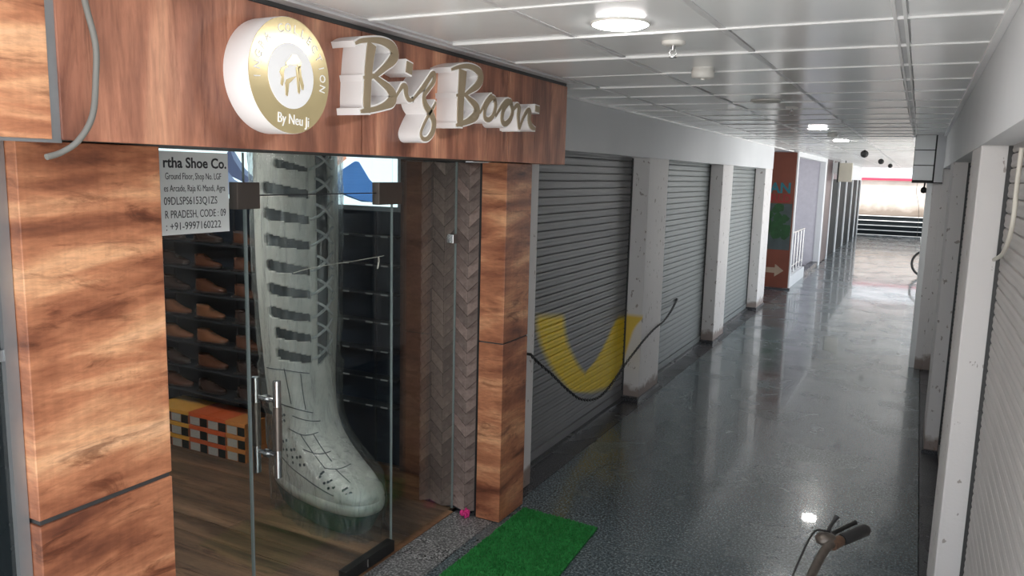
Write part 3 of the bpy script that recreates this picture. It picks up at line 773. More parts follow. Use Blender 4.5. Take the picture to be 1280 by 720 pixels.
# ================================================================= GIANT BOOT
BC = Vector((-3.24, 3.52, 0)); BA = math.radians(-15)
bd = Vector((math.cos(BA), math.sin(BA), 0)); bw = Vector((-math.sin(BA), math.cos(BA), 0))
KEY = [(.0, -.16, .66, .145), (.13, -.185, .70, .16), (.15, -.19, .715, .168), (.21, -.20, .73, .18), (.265, -.20, .715, .18), (.31, -.195, .67, .175), (.35, -.19, .585, .172), (.40, -.19, .49, .17), (.45, -.188, .405, .168), (.52, -.185, .325, .167), (.60, -.185, .275, .17),
       (.72, -.19, .245, .183), (.9, -.205, .235, .203), (1.2, -.225, .242, .224), (1.6, -.238, .244, .236), (2.0, -.238, .24, .238), (2.3, -.23, .23, .232)]
def key(z, K=KEY):
    z = min(max(z, K[0][0]), K[-1][0])
    for i in range(len(K) - 1):
        if K[i][0] <= z <= K[i + 1][0]:
            u = (z - K[i][0]) / (K[i + 1][0] - K[i][0]); u0 = u
            g = lambda j: K[min(max(j, 0), len(K) - 1)]
            out = []
            for c in (1, 2, 3):
                a, b, cc, d = g(i - 1), g(i), g(i + 1), g(i + 2)
                m1 = (cc[c] - a[c]) / max(cc[0] - a[0], 1e-6) * (cc[0] - b[0]); m2 = (d[c] - b[c]) / max(d[0] - b[0], 1e-6) * (cc[0] - b[0])
                h00 = 2 * u ** 3 - 3 * u * u + 1; h10 = u ** 3 - 2 * u * u + u; h01 = -2 * u ** 3 + 3 * u * u; h11 = u ** 3 - u * u
                out.append(h00 * b[c] + h10 * m1 + h01 * cc[c] + h11 * m2)
            return out
def bpt(th, z, off=0.0):
    a, b, hw = key(z); um = (a + b) / 2; ha = (b - a) / 2
    e = .82 if z < .55 else .82 + .18 * min(1, (z - .55) / .4)
    sg = lambda v: math.copysign(abs(v) ** e, v)
    u = um + (ha + off) * sg(math.cos(th)); w_ = (hw + off) * sg(math.sin(th))
    if z < .6: w_ *= 1 - .18 * max(0, -math.cos(th)) * 1
    return BC + bd * u + bw * w_ + Vector((0, 0, z))
boot = thing('giant_boot', tuple(BC), 'giant grey lace-up boot wrapped in clear plastic film standing inside the shop door', 'boot')
SLZ = [2.05, 1.915, 1.77, 1.625, 1.48, 1.345, 1.21, 1.09, .965]
nT = 180; zs = [.15 + i * .0075 for i in range(int((2.27 - .15) / .0075) + 1)]
def ang(j): return -PI + 2 * PI * (j + .5) / nT
def skip(i, j):
    t = math.degrees(-PI + 2 * PI * (j + .5) / nT) ; z = zs[i] + .004
    for k, zk in enumerate(SLZ):
        lo, hi = -84 + k * .8 + (6 if k > 6 else 0), -16
        if k == 0: lo = -62
        if lo < t < hi:
            u = (t - lo) / (hi - lo); cz = zk + .02 - .035 * u; hh = (.036 if k else .026) - .014 * u
            if u < .06: hh *= .7
            if abs(z - cz) < hh: return True
    if z > .90:
        hwid = 15 if z < 2.1 else 21
        top = -6
        if z < .96: hwid *= (z - .90) / .06
        if top - 0 < t - 0 < top + hwid * 1.6: return True
    return False
rings = [[bpt(-PI + 2 * PI * j / nT, z) for j in range(nT)] for z in zs]
sh = MB().loft(rings, 0, False, False, skip).build('upper', M['boot'], boot)
md = sh.modifiers.new('thick', 'SOLIDIFY'); md.thickness = .018; md.offset = -1
rl = [[bpt(-PI + 2 * PI * j / 60, z, -.026) for j in range(60)] for z in [.16 + i * .06 for i in range(36)]]
MB().loft(rl, 0).build('lining', M['boot_dark'], boot)
rs_ = [[bpt(2 * PI * j / 72, z, o) for j in range(72)] for z, o in ((.004, -.03), (.02, -.012), (.06, .0), (.12, .014), (.145, .012), (.155, .004))]
MB().loft(rs_).build('sole', M['boot_sole'], boot)
rm = [[bpt(2 * PI * j / 72, z, o) for j in range(72)] for z, o in ((.148, .0), (.152, .016), (.175, .018), (.2, .015), (.215, .003))]
MB().loft(rm, 0, False, False).build('welt', M['boot_toe'], boot)
# toe cap rim
tc_ = []
for z, o in ((.214, .003), (.23, .012), (.26, .012), (.28, .003)):
    tc_.append([bpt(math.radians(a), z, o) for a in range(-52, 53, 4)])
mb = MB(); n = len(tc_[0])
mb.add([p for r in tc_ for p in r], [(i * n + j, i * n + j + 1, (i + 1) * n + j + 1, (i + 1) * n + j) for i in range(3) for j in range(n - 1)], 0, True)
mb.build('toe_bumper', M['boot_toe'], boot)
lc = []
for k, zk in enumerate(SLZ):
    def lp(p): return [bpt(math.radians(a), z, o) for a, z, o in spline(p, 4)]
    for pth in ([(-16, zk - .012, .004), (-9, zk + .0, .016), (2, zk + .03, .02), (12, zk + .065, .016), (22, zk + .085, .004)],
                [(-8, zk + .075, .004), (-2, zk + .062, .02), (6, zk + .035, .022), (14, zk + .008, .014), (22, zk - .008, .004)]):
        MB().tube(lp(pth), .0085, 6).build('lace', M['lace'], boot)
# hole rows, seams
def dots(lst, r=.009):
    for a, z in lst:
        p = bpt(math.radians(a), z, .001); q = bpt(math.radians(a), z, .003); nrm = (q - p).normalized()
        u = nrm.orthogonal().normalized(); v = nrm.cross(u)
        o = MB().add([p + (u * math.cos(t) + v * math.sin(t)) * r + nrm * .001 for t in [2 * PI * i / 8 for i in range(8)]] + [p + nrm * .0025], [(i, (i + 1) % 8, 8) for i in range(8)]).build('eyelet_hole', M['boot_dark'], boot)
dots([(-92, 0.565), (-86, 0.570), (-80, 0.580), (-89, 0.600), (-83, 0.605), (-77, 0.615), (-94, 0.620), (-86, 0.640), (-80, 0.650)])
dots([(-96, 0.430), (-92, 0.450), (-87, 0.465), (-97, 0.400), (-91, 0.410), (-85, 0.420), (-79, 0.430), (-94, 0.375), (-88, 0.380), (-81, 0.390), (-75, 0.400), (-90, 0.350), (-82, 0.355), (-75, 0.365)], .010)
dots([(-61, 0.330), (-56, 0.345), (-51, 0.355), (-60, 0.305), (-54, 0.315), (-48, 0.325), (-57, 0.285), (-50, 0.295)], .010)
dots([(-38, 0.290), (-33, 0.300), (-36, 0.270), (-30, 0.280)], .011)
seam = MB()
for pth in ([(-110, 0.345, .002), (-95, 0.315, .002), (-75, 0.280, .002), (-50, 0.250, .002), (-30, 0.245, .002), (0, 0.270, .002), (30, 0.245, .002)],
            [(-120, 0.660, .002), (-95, 0.680, .002), (-60, 0.670, .002), (-20, 0.640, .002)], [(-60, 0.900, .002), (-58, 0.800, .002), (-57, 0.690, .002)], [(-100, 0.880, .002), (-60, 0.890, .002), (-20, 0.870, .002)],
            [(-75, 0.540, .002), (-50, 0.520, .002), (-20, 0.535, .002)], [(-55, 0.525, .002), (-48, 0.445, .002), (-44, 0.375, .002)], [(-62, 0.445, .002), (-40, 0.435, .002), (-15, 0.445, .002)],
            [(-30, 0.525, .002), (-27, 0.465, .002), (-25, 0.405, .002)], [(-45, 0.375, .002), (-25, 0.375, .002), (0, 0.385, .002)], [(-60, 0.620, .002), (-35, 0.600, .002), (-10, 0.590, .002)], [(-28, 0.375, .002), (-22, 0.325, .002)], [(-34, 0.870, .002), (-33, 0.770, .002), (-32, 0.660, .002)]):
    seam.tube([bpt(math.radians(a), z, o) for a, z, o in spline(pth, 6)], .0028, 5)
seam.build('seam', M['boot_dark'], boot)
# plastic film around the boot
fr = []
rnd = random.Random(3)
from mathutils import noise as mn
for i in range(70):
    z = .006 + i * (2.26 - .006) / 69
    row = []
    for j in range(120):
        th = 2 * PI * j / 120
        q = Vector((math.cos(th) * 2.2, math.sin(th) * 2.2, z * 1.1))
        o = .022 + .02 * mn.noise(q * 1.7) + .016 * abs(mn.noise(q * 4.1 + Vector((5, 1, 2)))) + .006 * mn.noise(q * 11)
        if z < .35: o += .05 * (1 - z / .35) ** 2 * (1 + .8 * mn.noise(q * 2.5))
        if .3 < z < .9: o += .015
        row.append(bpt(th, z, max(o, .008)))
    fr.append(row)
MB().loft(fr, 0, False, False).build('plastic_film', M['film'], boot)

# ================================================================= SHOES ON THE SHELVES
def loft_shoe(root_name, upper_m, lab, cat):
    """low lace-up shoe, 27 cm long, toe along +x, heel at x=0"""
    r = thing(root_name, (0, 0, 0), lab, cat)
    K = [(.018, -.002, .268, .044), (.03, -.004, .274, .047), (.042, -.004, .262, .046), (.054, -.002, .205, .043), (.066, .0, .165, .039), (.08, .003, .135, .035), (.098, .003, .105, .031)]
    def pt(th, z, off=0):
        a, b, hw = key(z, K); um = (a + b) / 2; ha = (b - a) / 2; sg = lambda v: math.copysign(abs(v) ** .8, v)
        wv = sg(math.sin(th)) * (hw + off)
        if math.cos(th) < 0: wv *= 1 - .25 * -math.cos(th)
        return Vector((um + (ha + off) * sg(math.cos(th)), wv, z))
    rg = [[pt(2 * PI * j / 20, z) for j in range(20)] for z in (.018, .03, .042, .054, .066, .08, .098)]
    rg.append([p * 1 + Vector((0, 0, -.012)) if False else Vector((.0465 + (p.x - .0465) * .86, p.y * .8, p.z - .002 - .03 * max(0, 1 - abs(p.x - .05) / .05))) for p in rg[-1]])
    rg.append([Vector((.0465 + (p.x - .0465) * .7, p.y * .7, .06)) for p in rg[-2]])
    MB().loft(rg).build('upper', upper_m, r)
    rg = [[pt(2 * PI * j / 20, .02, .003) * 1 + Vector((0, 0, z - .02)) for j in range(20)] for z in (.008, .02)]
    s = MB().loft(rg); 
    hl = [[Vector((p.x, p.y, z)) for p in [pt(2 * PI * j / 20, .02, .003) for j in range(20)] if True] for z in (0, .008)]
    s.box(-.004, .07, -.034, .034, 0, .009)
    s.build('sole', M['shoe_sole'], r)
    lm = MB()
    for k in range(3):
        x = .115 + k * .025; z = key_top(x, K)
        lm.tube([(x, -.018, z - .002), (x + .004, 0, z + .004), (x, .018, z - .002)], .0022, 5)
    lm.build('laces', M['shoe_sole'], r)
    return r
def key_top(x, K):
    for i in range(200):
        z = .092 - i * .0004
        if key(z, K)[1] >= x: return z
    return .03
ROWZ = [1.50, 1.315, 1.13, .945, .76, .575, .39]
shades = ['shoe_dark', 'shoe_brown', 'shoe_tan']
base = {}
for c in ('shoe_brown', 'shoe_tan', 'shoe_dark', 'shoe_black'):
    base[c] = None
ordn = ['top', 'second', 'third', 'fourth', 'fifth', 'sixth', 'lowest']
pick = [['shoe_dark', 'shoe_dark', 'shoe_brown'], ['shoe_dark', 'shoe_brown', 'shoe_brown'], ['shoe_dark', 'shoe_brown', 'shoe_brown'], ['shoe_tan', 'shoe_tan', 'shoe_dark'], ['shoe_tan', 'shoe_tan', 'shoe_brown'], ['shoe_dark', 'shoe_brown', 'shoe_dark'], ['shoe_brown', 'shoe_dark', 'shoe_dark']]
shade_word = {'shoe_dark': 'dark brown', 'shoe_brown': 'brown', 'shoe_tan': 'tan', 'shoe_black': 'black'}
colw = ['next to the wide wood column', 'in the middle of its row', 'nearest the door edge']
def shoe(c, x, y, z, lab, grp):
    if base[c] is None:
        base[c] = loft_shoe('leather_shoe', M[c], lab, 'shoe'); o = base[c]
    else: o = copy_tree(base[c])
    o.location = (x, y, z); o.rotation_euler = (0, 0, random.uniform(-.08, .08)); o['label'] = lab; o['category'] = 'shoe'; o['group'] = grp
    s_ = random.uniform(.96, 1.04); o.scale = (s_, s_, s_)
    return o
BX = [-3.52, -3.3, -3.08, -2.99]
for r, z in enumerate(ROWZ):
    sh_ = thing('display_shelf', (-4.7, 4.0, z), f'{ordn[r]} dark display shelf with brown shoes behind the paper notice side', 'shelf')
    bx('board', M['shelf'], sh_, -5.3, -3.85, 3.9, 4.098, z - .012, z, bev=.002)
    for c, x in enumerate((-4.98, -4.62, -4.23)):
        k = pick[r][c]
        shoe(k, x, 3.97, z, f'{shade_word[k]} leather shoe on the {ordn[r]} left display shelf, {colw[c]}', 'shoes on the left display shelves')
    s2 = thing('display_shelf', (-3.3, 4.04, z + .1), f'{ordn[r]} dark display shelf with pale price tags right of the giant boot', 'shelf')
    zz = z + .13
    bx('board', M['shelf'], s2, -3.7, -2.87, 4.0, 4.098, zz - .01, zz, bev=.002)
    for c, x in enumerate((-3.42, -3.27, -3.08, -2.96)):
        bx('price_tag', M['tag'], s2, x - .026, x + .026, 3.994, 4.0, zz - .006, zz + .003)
# ---- shoe boxes
BXO = {}
names = ['first', 'second', 'third', 'fourth', 'fifth']
lay = ['bottom', 'middle', 'top']
cols = ['box_y', 'box_y', 'box_r', 'box_r', 'box_o']
for cidx in range(5):
    x = -4.905 + cidx * .185
    for l in range(3):
        z = .003 + l * .095
        k = cols[cidx]
        lab = f'{dict(box_y="amber", box_r="red", box_o="orange")[k]} shoe box, {lay[l]} layer, {names[cidx]} column from the wide wood column'
        if k not in BXO:
            o = thing('shoe_box', (x, 3.94, z), lab, 'box', 'shoe boxes stacked under the left shelves')
            bx('box_base', M['box_front'] if k != 'box_o' else M['box_o'], o, x + .002, x + .183, 3.79, 4.05, z, z + .075, bev=.002)
            bx('box_lid', M[k], o, x, x + .1845, 3.785, 4.055, z + .066, z + .094, bev=.002)
            bx('end_label', M['box_label'], o, x + .012, x + .105, 3.787, 3.79, z + .006, z + .062)
            bx('end_square', M['box_black'], o, x + .112, x + .178, 3.787, 3.79, z + .004, z + .064)
            BXO[k] = o
        else:
            o = copy_tree(BXO[k]); o.location = (x, 3.94 + random.uniform(-.006, .006), z)
        o['label'] = lab
# ---- lightboxes
def lightbox(x0, x1, lab):
    o = thing('lightbox', ((x0 + x1) / 2, 4.06, 1.79), lab, 'lightbox')
    mb = MB()
    mb.box(x0, x1, 4.04, 4.1, 1.785, 1.815); mb.box(x0, x1, 4.04, 4.1, 2.37, 2.4); mb.box(x0, x0 + .03, 4.04, 4.1, 1.815, 2.37); mb.box(x1 - .03, x1, 4.04, 4.1, 1.815, 2.37)
    mb.build('frame', M['alu'], o); bx('lit_pane', M['lightbox'], o, x0 + .03, x1 - .03, 4.055, 4.07, 1.815, 2.37)
    return o
lb1 = lightbox(-5.3, -3.95, 'lit shoe picture lightbox left of the giant boot, grey-blue heels')
lb2 = lightbox(-3.72, -2.86, 'lit shoe picture lightbox right of the giant boot, blue shoe and fingers')
pr = MB()
def prn(o, m, pts, d):
    MB().prism(pts, 'Y', 4.0545 - d, 4.0548).build('print', m, o)
prn(lb1, M['lb_grey'], [(-4.8, 2.05), (-4.6, 2.12), (-4.5, 2.12), (-4.42, 2.06), (-4.3, 1.95), (-4.15, 1.89), (-4.05, 1.87), (-4.05, 1.845), (-4.8, 1.845)], .001)
prn(lb1, M['lb_darkgrey'], [(-4.42, 2.06), (-4.36, 2.14), (-4.32, 2.17), (-4.28, 2.13), (-4.2, 2.03), (-4.1, 1.96), (-4.06, 1.93), (-4.06, 1.90), (-4.2, 1.93), (-4.32, 1.97)], .002)
prn(lb1, M['lb_grey'], [(-4.33, 2.155), (-4.3, 2.09), (-4.22, 2.0), (-4.1, 1.935), (-4.06, 1.925), (-4.06, 1.95), (-4.12, 1.97), (-4.22, 2.05), (-4.28, 2.13)], .003)
prn(lb2, M['lb_blue'], [(-3.46, 1.99), (-3.36, 2.03), (-3.24, 2.10), (-3.2, 2.09), (-3.12, 1.985), (-3.04, 1.92), (-2.98, 1.885), (-3.0, 1.85), (-3.1, 1.838), (-3.2, 1.845), (-3.32, 1.88), (-3.44, 1.93)], .001)
prn(lb2, M['lb_navy'], [(-3.46, 1.92), (-3.3, 1.868), (-3.18, 1.838), (-3.0, 1.84), (-2.99, 1.852), (-3.1, 1.842), (-3.2, 1.85), (-3.32, 1.885), (-3.45, 1.945)], .0015)
prn(lb2, M['lb_white'], [(-3.45, 2.0), (-3.24, 2.115), (-3.21, 2.1), (-3.24, 2.092), (-3.44, 1.985)], .002)
prn(lb2, M['lb_skin'], [(-3.5, 2.02), (-3.38, 2.06), (-3.3, 2.11), (-3.34, 2.2), (-3.5, 2.2)], .0012)
# ---- unseen light panel, added to brighten the boot inside the shop
pl = thing('added_shop_light', (-3.9, 2.4, 2.43), 'unseen light panel added on the shop ceiling to brighten the boot', 'lamp')
bx('frame', M['fix_white'], pl, -4.15, -3.65, 2.15, 2.65, 2.425, 2.45); bx('diffuser', emit('shop_fill_emitter', (1, .97, .93), 21), pl, -4.12, -3.68, 2.18, 2.62, 2.42, 2.425)
# thread on glass
th = MB(); th.tube(spline([(GX - .009, 2.56, 1.595), (GX - .009, 2.7, 1.607), (GX - .009, 2.95, 1.61), (GX - .009, 3.21, 1.616)], 6), .0016, 5)
th.tube([(GX - .009, 3.165, 1.614), (GX - .01, 3.17, 1.59), (GX - .009, 3.157, 1.555)], .004, 6)
tag(th.build('thread', M['cable_white'], None, 'auto'), 'thin pale thread with a knot stuck inside the glass door beside the boot', 'thread')

# ================================================================= CEILING FIXTURES
def downlight(y, on, lab):
    o = thing('downlight', (-.955, y, CZ - .02), lab, 'lamp', None)
    MB().lathe([(.096, CZ - .006), (.102, CZ - .004), (.102, CZ + .004), (.096, CZ + .004)], (-.955, y, 0), 'Z', 32).build('rim', M['fix_white'], o)
    MB().lathe([(.080, CZ - .012), (.095, CZ - .006)], (-.955, y, 0), 'Z', 32).build('diffuser', M['lamp'] if on else M['lamp_off'], o)
downlight(2.62, True, 'round lit ceiling downlight nearest the shop sign')
downlight(5.48, False, 'round unlit ceiling downlight beyond the smoke detector')
downlight(8.42, True, 'round lit ceiling downlight, middle of the three lit ones')
downlight(11.0, True, 'round lit ceiling downlight farthest down the corridor')
def sprinkler(x, y, lab):
    o = thing('sprinkler', (x, y, CZ - .06), lab, 'sprinkler', None)
    MB().lathe([(.03, CZ - .012), (.045, CZ - .006), (.045, CZ + .003)], (x, y, 0), 'Z', 20).build('cover_plate', M['fix_white'], o)
    m = MB(); m.tube([(x, y, CZ - .03), (x, y, CZ - .005)], .009, 8)
    for s_ in (-1, 1): m.tube([(x + s_ * .009, y, CZ - .026), (x + s_ * .014, y, CZ - .042), (x + s_ * .004, y, CZ - .055)], .0028, 6)
    m.lathe([(.016, CZ - .058), (.016, CZ - .055)], (x, y, 0), 'Z', 12); m.build('head', M['steel'], o)
sprinkler(-.893, 3.05, 'small ceiling sprinkler head between the near downlight and smoke detector')
sprinkler(-.866, 6.0, 'small ceiling sprinkler head beyond the unlit downlight')
def smoke(x, y, lab):
    o = thing('smoke_detector', (x, y, CZ - .05), lab, 'detector', None)
    MB().lathe([(.04, CZ - .048), (.052, CZ - .043), (.054, CZ - .015), (.05, CZ - .012), (.05, CZ + .003)], (x, y, 0), 'Z', 24).build('body', M['fix_white'], o)
    MB().lathe([(.01, CZ - .056), (.012, CZ - .047)], (x, y, 0), 'Z', 10).build('sensor', M['fix_white'], o)
smoke(-.962, 3.8, 'cream round smoke detector on the ceiling near the shop sign')
smoke(-.90, 9.3, 'small smoke detector on the ceiling beyond the second lit downlight')
def spot(x, y, z, lab):
    o = thing('ceiling_spot', (x, y, z), lab, 'spotlight', None)
    m = MB(); m.tube([(x, y, CZ), (x, y, z + .05)], .008, 6); m.build('stem', M['fix_dark'], o)
    MB().lathe([(.03, -.06), (.06, -.04), (.06, .04), (.045, .06)], (x, y, z + .03), 'Y', 16).build('head', M['fix_dark'], o)
spot(-.86, 14.2, 2.46, 'dark ceiling spot fitting nearest of three beyond the lit downlights')
spot(-.83, 19.5, 2.46, 'dark ceiling spot fitting second of three at the far corridor')
spot(-.80, 24.5, 2.46, 'dark ceiling spot fitting farthest of three near the bright end')
cm = thing('security_camera', (.035, 9.66, 1.93), 'small dark camera hanging under the duct box at the right', 'camera')
MB().tube([(.04, 9.68, 2.05), (.037, 9.68, 2.0)], .009, 8).build('stem', M['fix_dark'], cm)
MB().lathe([(.012, 2.005), (.03, 1.985), (.032, 1.96), (.022, 1.94), (.008, 1.935)], (.035, 9.68, 0), 'Z', 16).build('head', M['fix_dark'], cm)
MB().tube(spline([(-.03, 9.68, 2.05), (-.035, 9.68, 1.95), (.0, 9.68, 1.8), (.015, 9.68, 1.6), (.012, 9.68, 1.3)], 6), .002, 5).build('wire', M['cable_grey'], cm)

# cables
tag(MB().tube(spline([(-1.805, 1.235, 2.56), (-1.79, 1.243, 2.43), (-1.785, 1.262, 2.33), (-1.79, 1.262, 2.25), (-1.785, 1.245, 2.16), (-1.79, 1.21, 2.1), (-1.80, 1.172, 2.07), (-1.80, 1.135, 2.058)], 8), .0075, 8).build('loose_cable', M['cable_grey'], None, 'auto'),
    'grey loose cable dangling in front of the sign board at the left', 'cable')
tag(MB().tube(spline([(.283, y_ * k_, 2.05 + (z_ - 2.05) * k_) for k_, y_, z_ in [(1, 3.6, 1.757), (.93, 3.55, 1.784), (.885, 3.55, 1.841), (.865, 3.55, 1.933), (.87, 3.55, 2.054), (.865, 3.55, 2.189)]], 8), .0075, 8).build('wall_cable', M['cable_white'], None, 'auto'),
    'cream cable hanging in front of the near right-hand shutter', 'cable')

# ================================================================= DOORMAT, PINK RIBBON
mt = thing('doormat', (-1.75, 3.5, 0), 'bright green artificial turf doormat on the granite before the shop', 'mat')
mp = [(-2.0, 2.75), (-1.44, 2.80), (-1.495, 4.086), (-1.99, 4.115)]
MB().prism(mp, 'Z', .002, .012).build('backing', M['turf'], mt)
bl = MB()
for i in range(15000):
    u, v = random.random(), random.random()
    a = Vector(mp[0]).lerp(Vector(mp[1]), u); b = Vector(mp[3]).lerp(Vector(mp[2]), u); p = a.lerp(b, v)
    an = random.random() * 2 * PI; dx, dy = math.cos(an) * .004, math.sin(an) * .004; lx, ly = random.uniform(-.006, .006), random.uniform(-.006, .006)
    bl.add([(p.x - dx, p.y - dy, .012), (p.x + dx, p.y + dy, .012), (p.x + lx, p.y + ly, .012 + random.uniform(.007, .013))], [(0, 1, 2)])
tag(bl.build('pile', M['blade'], mt, fix=False), None, None, None, 'stuff')
rb = MB()
for k in range(7):
    a = k * 2 * PI / 7; c = Vector((-2.245, 3.835, .022))
    loop = [c + Vector((math.cos(a) * (.004 + .022 * math.sin(t / 2)), math.sin(a) * (.004 + .022 * math.sin(t / 2)), .014 * math.sin(t) + (k % 3) * .006)) for t in [2 * PI * i / 10 for i in range(10)]]
    rb.tube(loop, .006, 6, 0, True)
tag(rb.build('pink_bow', M['pink'], None, 'auto'), 'small crumpled pink plastic bow on the sill at the narrow column', 'bow')

# ================================================================= BICYCLE AT THE CAMERA'S SIDE
bk = thing('bicycle', (-.2, 1.5, 0), 'worn bicycle with black rubber grip and bell in the foreground at bottom right', 'bicycle')
C0 = Vector((-.127, 2.371, 1.0)); HD = Vector((.466, .885, .0)).normalized()
def hp(d, dz=0, side=0): return C0 + HD * d + Vector((0, 0, dz)) + Vector((HD.y, -HD.x, 0)) * side
ST = Vector((-.185, 2.0, .955))
hb_ = [hp(.03), hp(-.03), Vector((-.158, 2.29, .985)), Vector((-.175, 2.16, .965)), ST]
far_ = [Vector((p.x, 2 * ST.y - p.y, p.z)) for p in hb_[::-1][1:]]
MB().tube(spline(hb_ + far_, 4), .0125, 12).build('handlebar', M['bike_metal'], bk)
MB().tube([hp(.028), hp(.035), hp(.15), hp(.162)], [.016, .0185, .0185, .013], 14).build('grip', M['rubber'], bk)
mir = lambda p: Vector((p.x, 2 * ST.y - p.y, p.z))
MB().tube([mir(hp(.028)), mir(hp(.035)), mir(hp(.15)), mir(hp(.162))], [.016, .0185, .0185, .013], 14).build('grip', M['rubber'], bk)
MB().tube(spline([hp(.0, .004, -.022), hp(.04, .004, -.034), hp(.10, .006, -.036), hp(.15, .012, -.032)], 5), [.007] * 15 + [.008], 8).build('brake_lever', M['fix_dark'], bk)
MB().lathe([(.0, -.012), (.03, -.012), (.032, 0), (.024, .01), (.008, .014)], hp(-.012, .006, -.024), 'Z', 20).build('bell', M['bike_metal'], bk)
MB().tube(spline([hp(.005, .018, -.03), hp(.025, .02, -.04), hp(.05, .03, -.046), hp(.07, .045, -.046)], 4), [.006] * 10 + [.007, .008, .009], 8).build('bell_lever', M['rubber'], bk)
MB().tube([hp(-.02, -.004), hp(.022, 0)], .0165, 12).build('clamp', M['rust'], bk)
MB().tube(spline([hp(.0, .02, -.035), hp(-.05, .03, -.04), Vector((-.205, 2.25, 1.0)), Vector((-.22, 2.1, .95)), Vector((-.21, 2.02, .85))], 5), .003, 6).build('brake_cable', M['rubber'], bk)
fd = Vector((-1, 0, 0))                                           # the front wheel is turned across the frame
hb = ST + Vector((.0, -.03, -.16)); fork = ST + Vector((0, -.01, -.30)); ax = Vector((ST.x, ST.y, .31)) + fd * .05
MB().tube([ST, hb, fork], [.012, .017, .017], 12).build('head_stem', M['bike_paint'], bk)
f = MB()
for s_ in (-1, 1): f.tube([fork, fork + Vector((0, s_ * .05, -.03)), ax + Vector((0, s_ * .05, 0))], .010, 8)
f.build('fork', M['bike_paint'], bk)
def wheel(c, d, R_=.29):
    up = Vector((0, 0, 1)); m = MB(); m.tube([c + (d * math.cos(t) + up * math.sin(t)) * R_ for t in [2 * PI * i / 40 for i in range(40)]], .019, 8, 0, True); wv = m.build('wheel', M['rubber'], bk)
    m = MB(); m.tube([c + (d * math.cos(t) + up * math.sin(t)) * (R_ - .024) for t in [2 * PI * i / 40 for i in range(40)]], .010, 6, 0, True)
    for i in range(20):
        t = 2 * PI * i / 20; m.tube([c + (d * math.cos(t) + up * math.sin(t)) * .02, c + (d * math.cos(t + .2) + up * math.sin(t + .2)) * (R_ - .024)], .0012, 4)
    ax_ = d.cross(up); m.tube([c - ax_ * .055, c + ax_ * .055], .016, 10); m.build('rim', M['bike_metal'], wv)
wheel(ax, fd)
st = ST
rear = Vector((st.x, st.y - 1.02, .31)); wheel(rear, Vector((0, 1, 0)))
bb = Vector((st.x, st.y - .58, .29)); seat = Vector((st.x, st.y - .72, .78))
f = MB()
for a, b, r in ((hb, seat + Vector((0, .02, -.08)), .014), (hb + Vector((0, -.01, -.08)), bb, .016), (bb, seat, .014)): f.tube([a, b], r, 10)
for s_ in (-1, 1):
    o = Vector((s_ * .05, 0, 0)); f.tube([bb + o * .4, rear + o], .008, 8); f.tube([seat + Vector((0, .02, -.1)) + o * .3, rear + o], .008, 8)
f.build('frame', M['bike_paint'], bk)
sr = []
for i in range(7):
    u = i / 6; hw = .075 * (1 - u) + .02 * u; y = seat.y - .1 + .25 * u; z = seat.z + .05 + (.015 if i == 0 else 0)
    sr.append([(seat.x + hw * math.cos(t), y, z + .025 * math.sin(t)) for t in [2 * PI * k / 12 for k in range(12)]])
MB().loft(sr).build('saddle', M['rubber'], bk)
cr = MB().lathe([(.07, -.004), (.07, .004)], (bb.x + .05, bb.y, bb.z), 'X', 20); cr.tube([bb + Vector((.06, 0, 0)), bb + Vector((.06, .11, -.1))], .008, 8); cr.tube([bb + Vector((.05, .11, -.1)), bb + Vector((.14, .11, -.1))], .012, 8)
cr.tube([bb + Vector((-.06, 0, 0)), bb + Vector((-.06, -.11, .1))], .008, 8); cr.tube([bb + Vector((-.05, -.11, .1)), bb + Vector((-.14, -.11, .1))], .012, 8); cr.tube([bb + Vector((-.06, 0, 0)), bb + Vector((.06, 0, 0))], .014, 8)
cr.build('crank', M['bike_metal'], bk)
MB().tube([bb + Vector((-.05, -.1, -.02)), Vector((bb.x - .2, bb.y - .12, .008))], .009, 8).build('kickstand', M['bike_metal'], bk)

# ---- far bicycle behind the right-hand pier
fb = thing('bicycle', (.6, 19.2, 0), 'distant bicycle whose wheel shows past the right-hand pier', 'bicycle'); bk = fb
wheel(Vector((.26, 19.2, .305)), Vector((1, 0, 0)), .285); wheel(Vector((1.25, 19.2, .305)), Vector((1, 0, 0)), .285)
f = MB()
hbv = Vector((.42, 19.2, .8)); b2 = Vector((.85, 19.2, .3)); s2 = Vector((1.0, 19.2, .8))
for a, b, r in ((hbv, Vector((.26, 19.2, .305)), .014), (hbv, s2, .014), (hbv, b2, .016), (b2, s2 + Vector((.02, 0, .1)), .014), (b2, Vector((1.25, 19.2, .305)), .01), (s2, Vector((1.25, 19.2, .305)), .01), (hbv, hbv + Vector((.04, 0, .14)), .012)): f.tube([a, b], r, 8)
f.build('frame', M['bike_paint'], fb)
MB().tube([(.46, 18.95, .95), (.42, 19.1, .95), (.42, 19.3, .95), (.46, 19.45, .95)], .012, 8).build('handlebar', M['bike_metal'], fb)
MB().lathe([(.03, .88), (.08, .9), (.07, .94), (.02, .95)], (1.0, 19.2, 0), 'Z', 14).build('saddle', M['rubber'], fb)

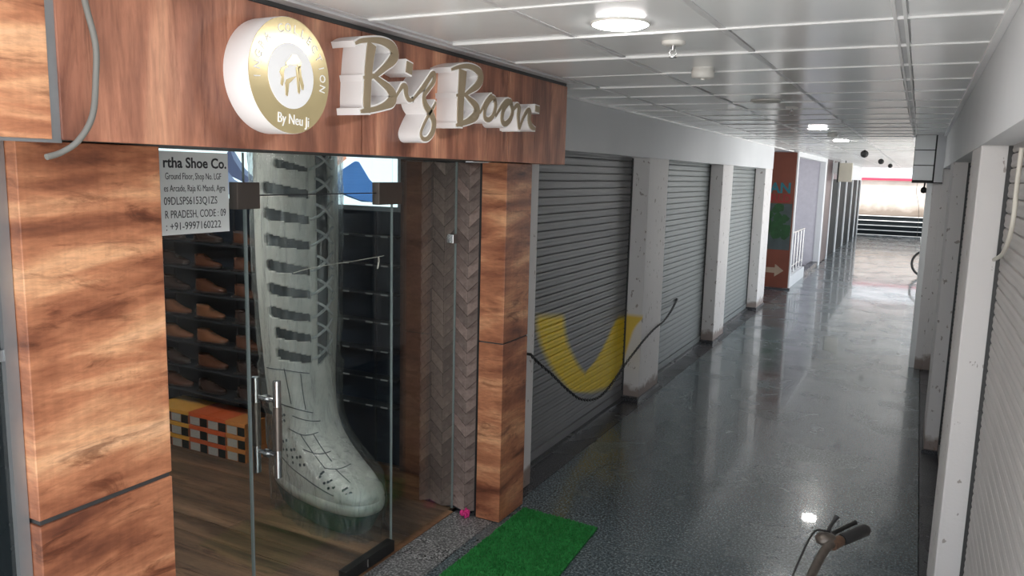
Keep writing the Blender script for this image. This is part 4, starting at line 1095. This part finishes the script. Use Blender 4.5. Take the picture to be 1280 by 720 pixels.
# ================================================================= FAR LEFT: POSTER, RAILING, SIGN
po = thing('poster_board', (-2.5, 15.3, 0), 'orange and green printed poster board with arrow beside the stair opening', 'poster')
Y0 = 15.3
bx('board', M['poster_orange'], po, -3.0, -2.05, Y0, Y0 + .04, .03, 2.54)
bx('dark_foot', M['dark_granite'], po, -3.0, -2.0, Y0 - .06, Y0 + .04, .0, .03)
pg = MB(); pg.box(-3.0, -2.07, Y0 - .003, Y0, .74, 1.6); pg.build('photo_print', M['poster_grey'], po)
gm = MB()
for k in range(26):
    x = -2.1 - random.random() ** 1.3 * .5; z = .85 + random.random() * .7; r = random.uniform(.05, .1)
    gm.prism([(min(x + r * math.cos(t) * random.uniform(.7, 1.2), -2.075), min(z + r * math.sin(t) * random.uniform(.7, 1.2), 1.6)) for t in [2 * PI * i / 9 for i in range(9)]], 'Y', Y0 - .0045 - k * .00002, Y0 - .003)
tag(gm.build('leaf_print', M['poster_green'], po), None, None, None, 'stuff')
t1 = MB(); put_text(t1, 'AN', .26, (-2.11, Y0 - .002, 1.80), (1, 0, 0), (0, 0, 1), .002, 1.0, 'RIGHT', 0, 0, .008); t1.build('lettering', M['poster_teal'], po)
t1 = MB(); put_text(t1, 'RLD', .2, (-2.10, Y0 - .002, 1.63), (1, 0, 0), (0, 0, 1), .002, 1.0, 'RIGHT', 0, 0, .006); t1.build('lettering', M['poster_red'], po)
MB().prism([(-2.6, .30), (-2.3, .30), (-2.3, .23), (-2.14, .35), (-2.3, .47), (-2.3, .40), (-2.6, .40)], 'Y', Y0 - .003, Y0).build('arrow_print', M['poster_pale'], po)
rl_ = thing('stair_railing', (-2.12, 16.5, .22), 'steel railing with upright bars in the white stair opening', 'railing')
for z in (1.02, .36): MB().tube([(-2.12, 15.5, z), (-2.12, 17.7, z)], .022 if z > 1 else .014, 10).build('rail', M['steel'], rl_)
for k in range(6):
    y = 15.55 + k * .42; MB().tube([(-2.12, y, .22), (-2.12, y, 1.02)], .016, 8).build('baluster', M['steel'], rl_)
sg_ = thing('hanging_sign', (-1.78, 22.0, 2.0), 'beige square sign box projecting over the far left colonnade', 'sign')
bx('box', M['beige_sign'], sg_, -1.9, -1.58, 21.94, 22.06, 2.02, 2.5, bev=.01)
bx('edge', M['black'], sg_, -1.93, -1.9, 21.92, 22.08, 2.0, 2.52)
MB().tube([(-1.75, 22, 2.5), (-1.75, 22, 2.57)], .012, 8).build('hanger', M['fix_dark'], sg_)
rs2 = thing('round_sign', (-1.99, 22.2, 2.2), 'round white sign disc just left of the beige sign box', 'sign')
MB().lathe([(.15, -.03), (.155, -.02), (.155, .02), (.15, .03)], (-1.95, 22.25, 2.37), 'Y', 32).build('disc', M['print_white'], rs2)
MB().tube([(-2.06, 22.25, 2.37), (-2.0, 22.25, 2.37)], .015, 8).build('bracket', M['fix_dark'], rs2)
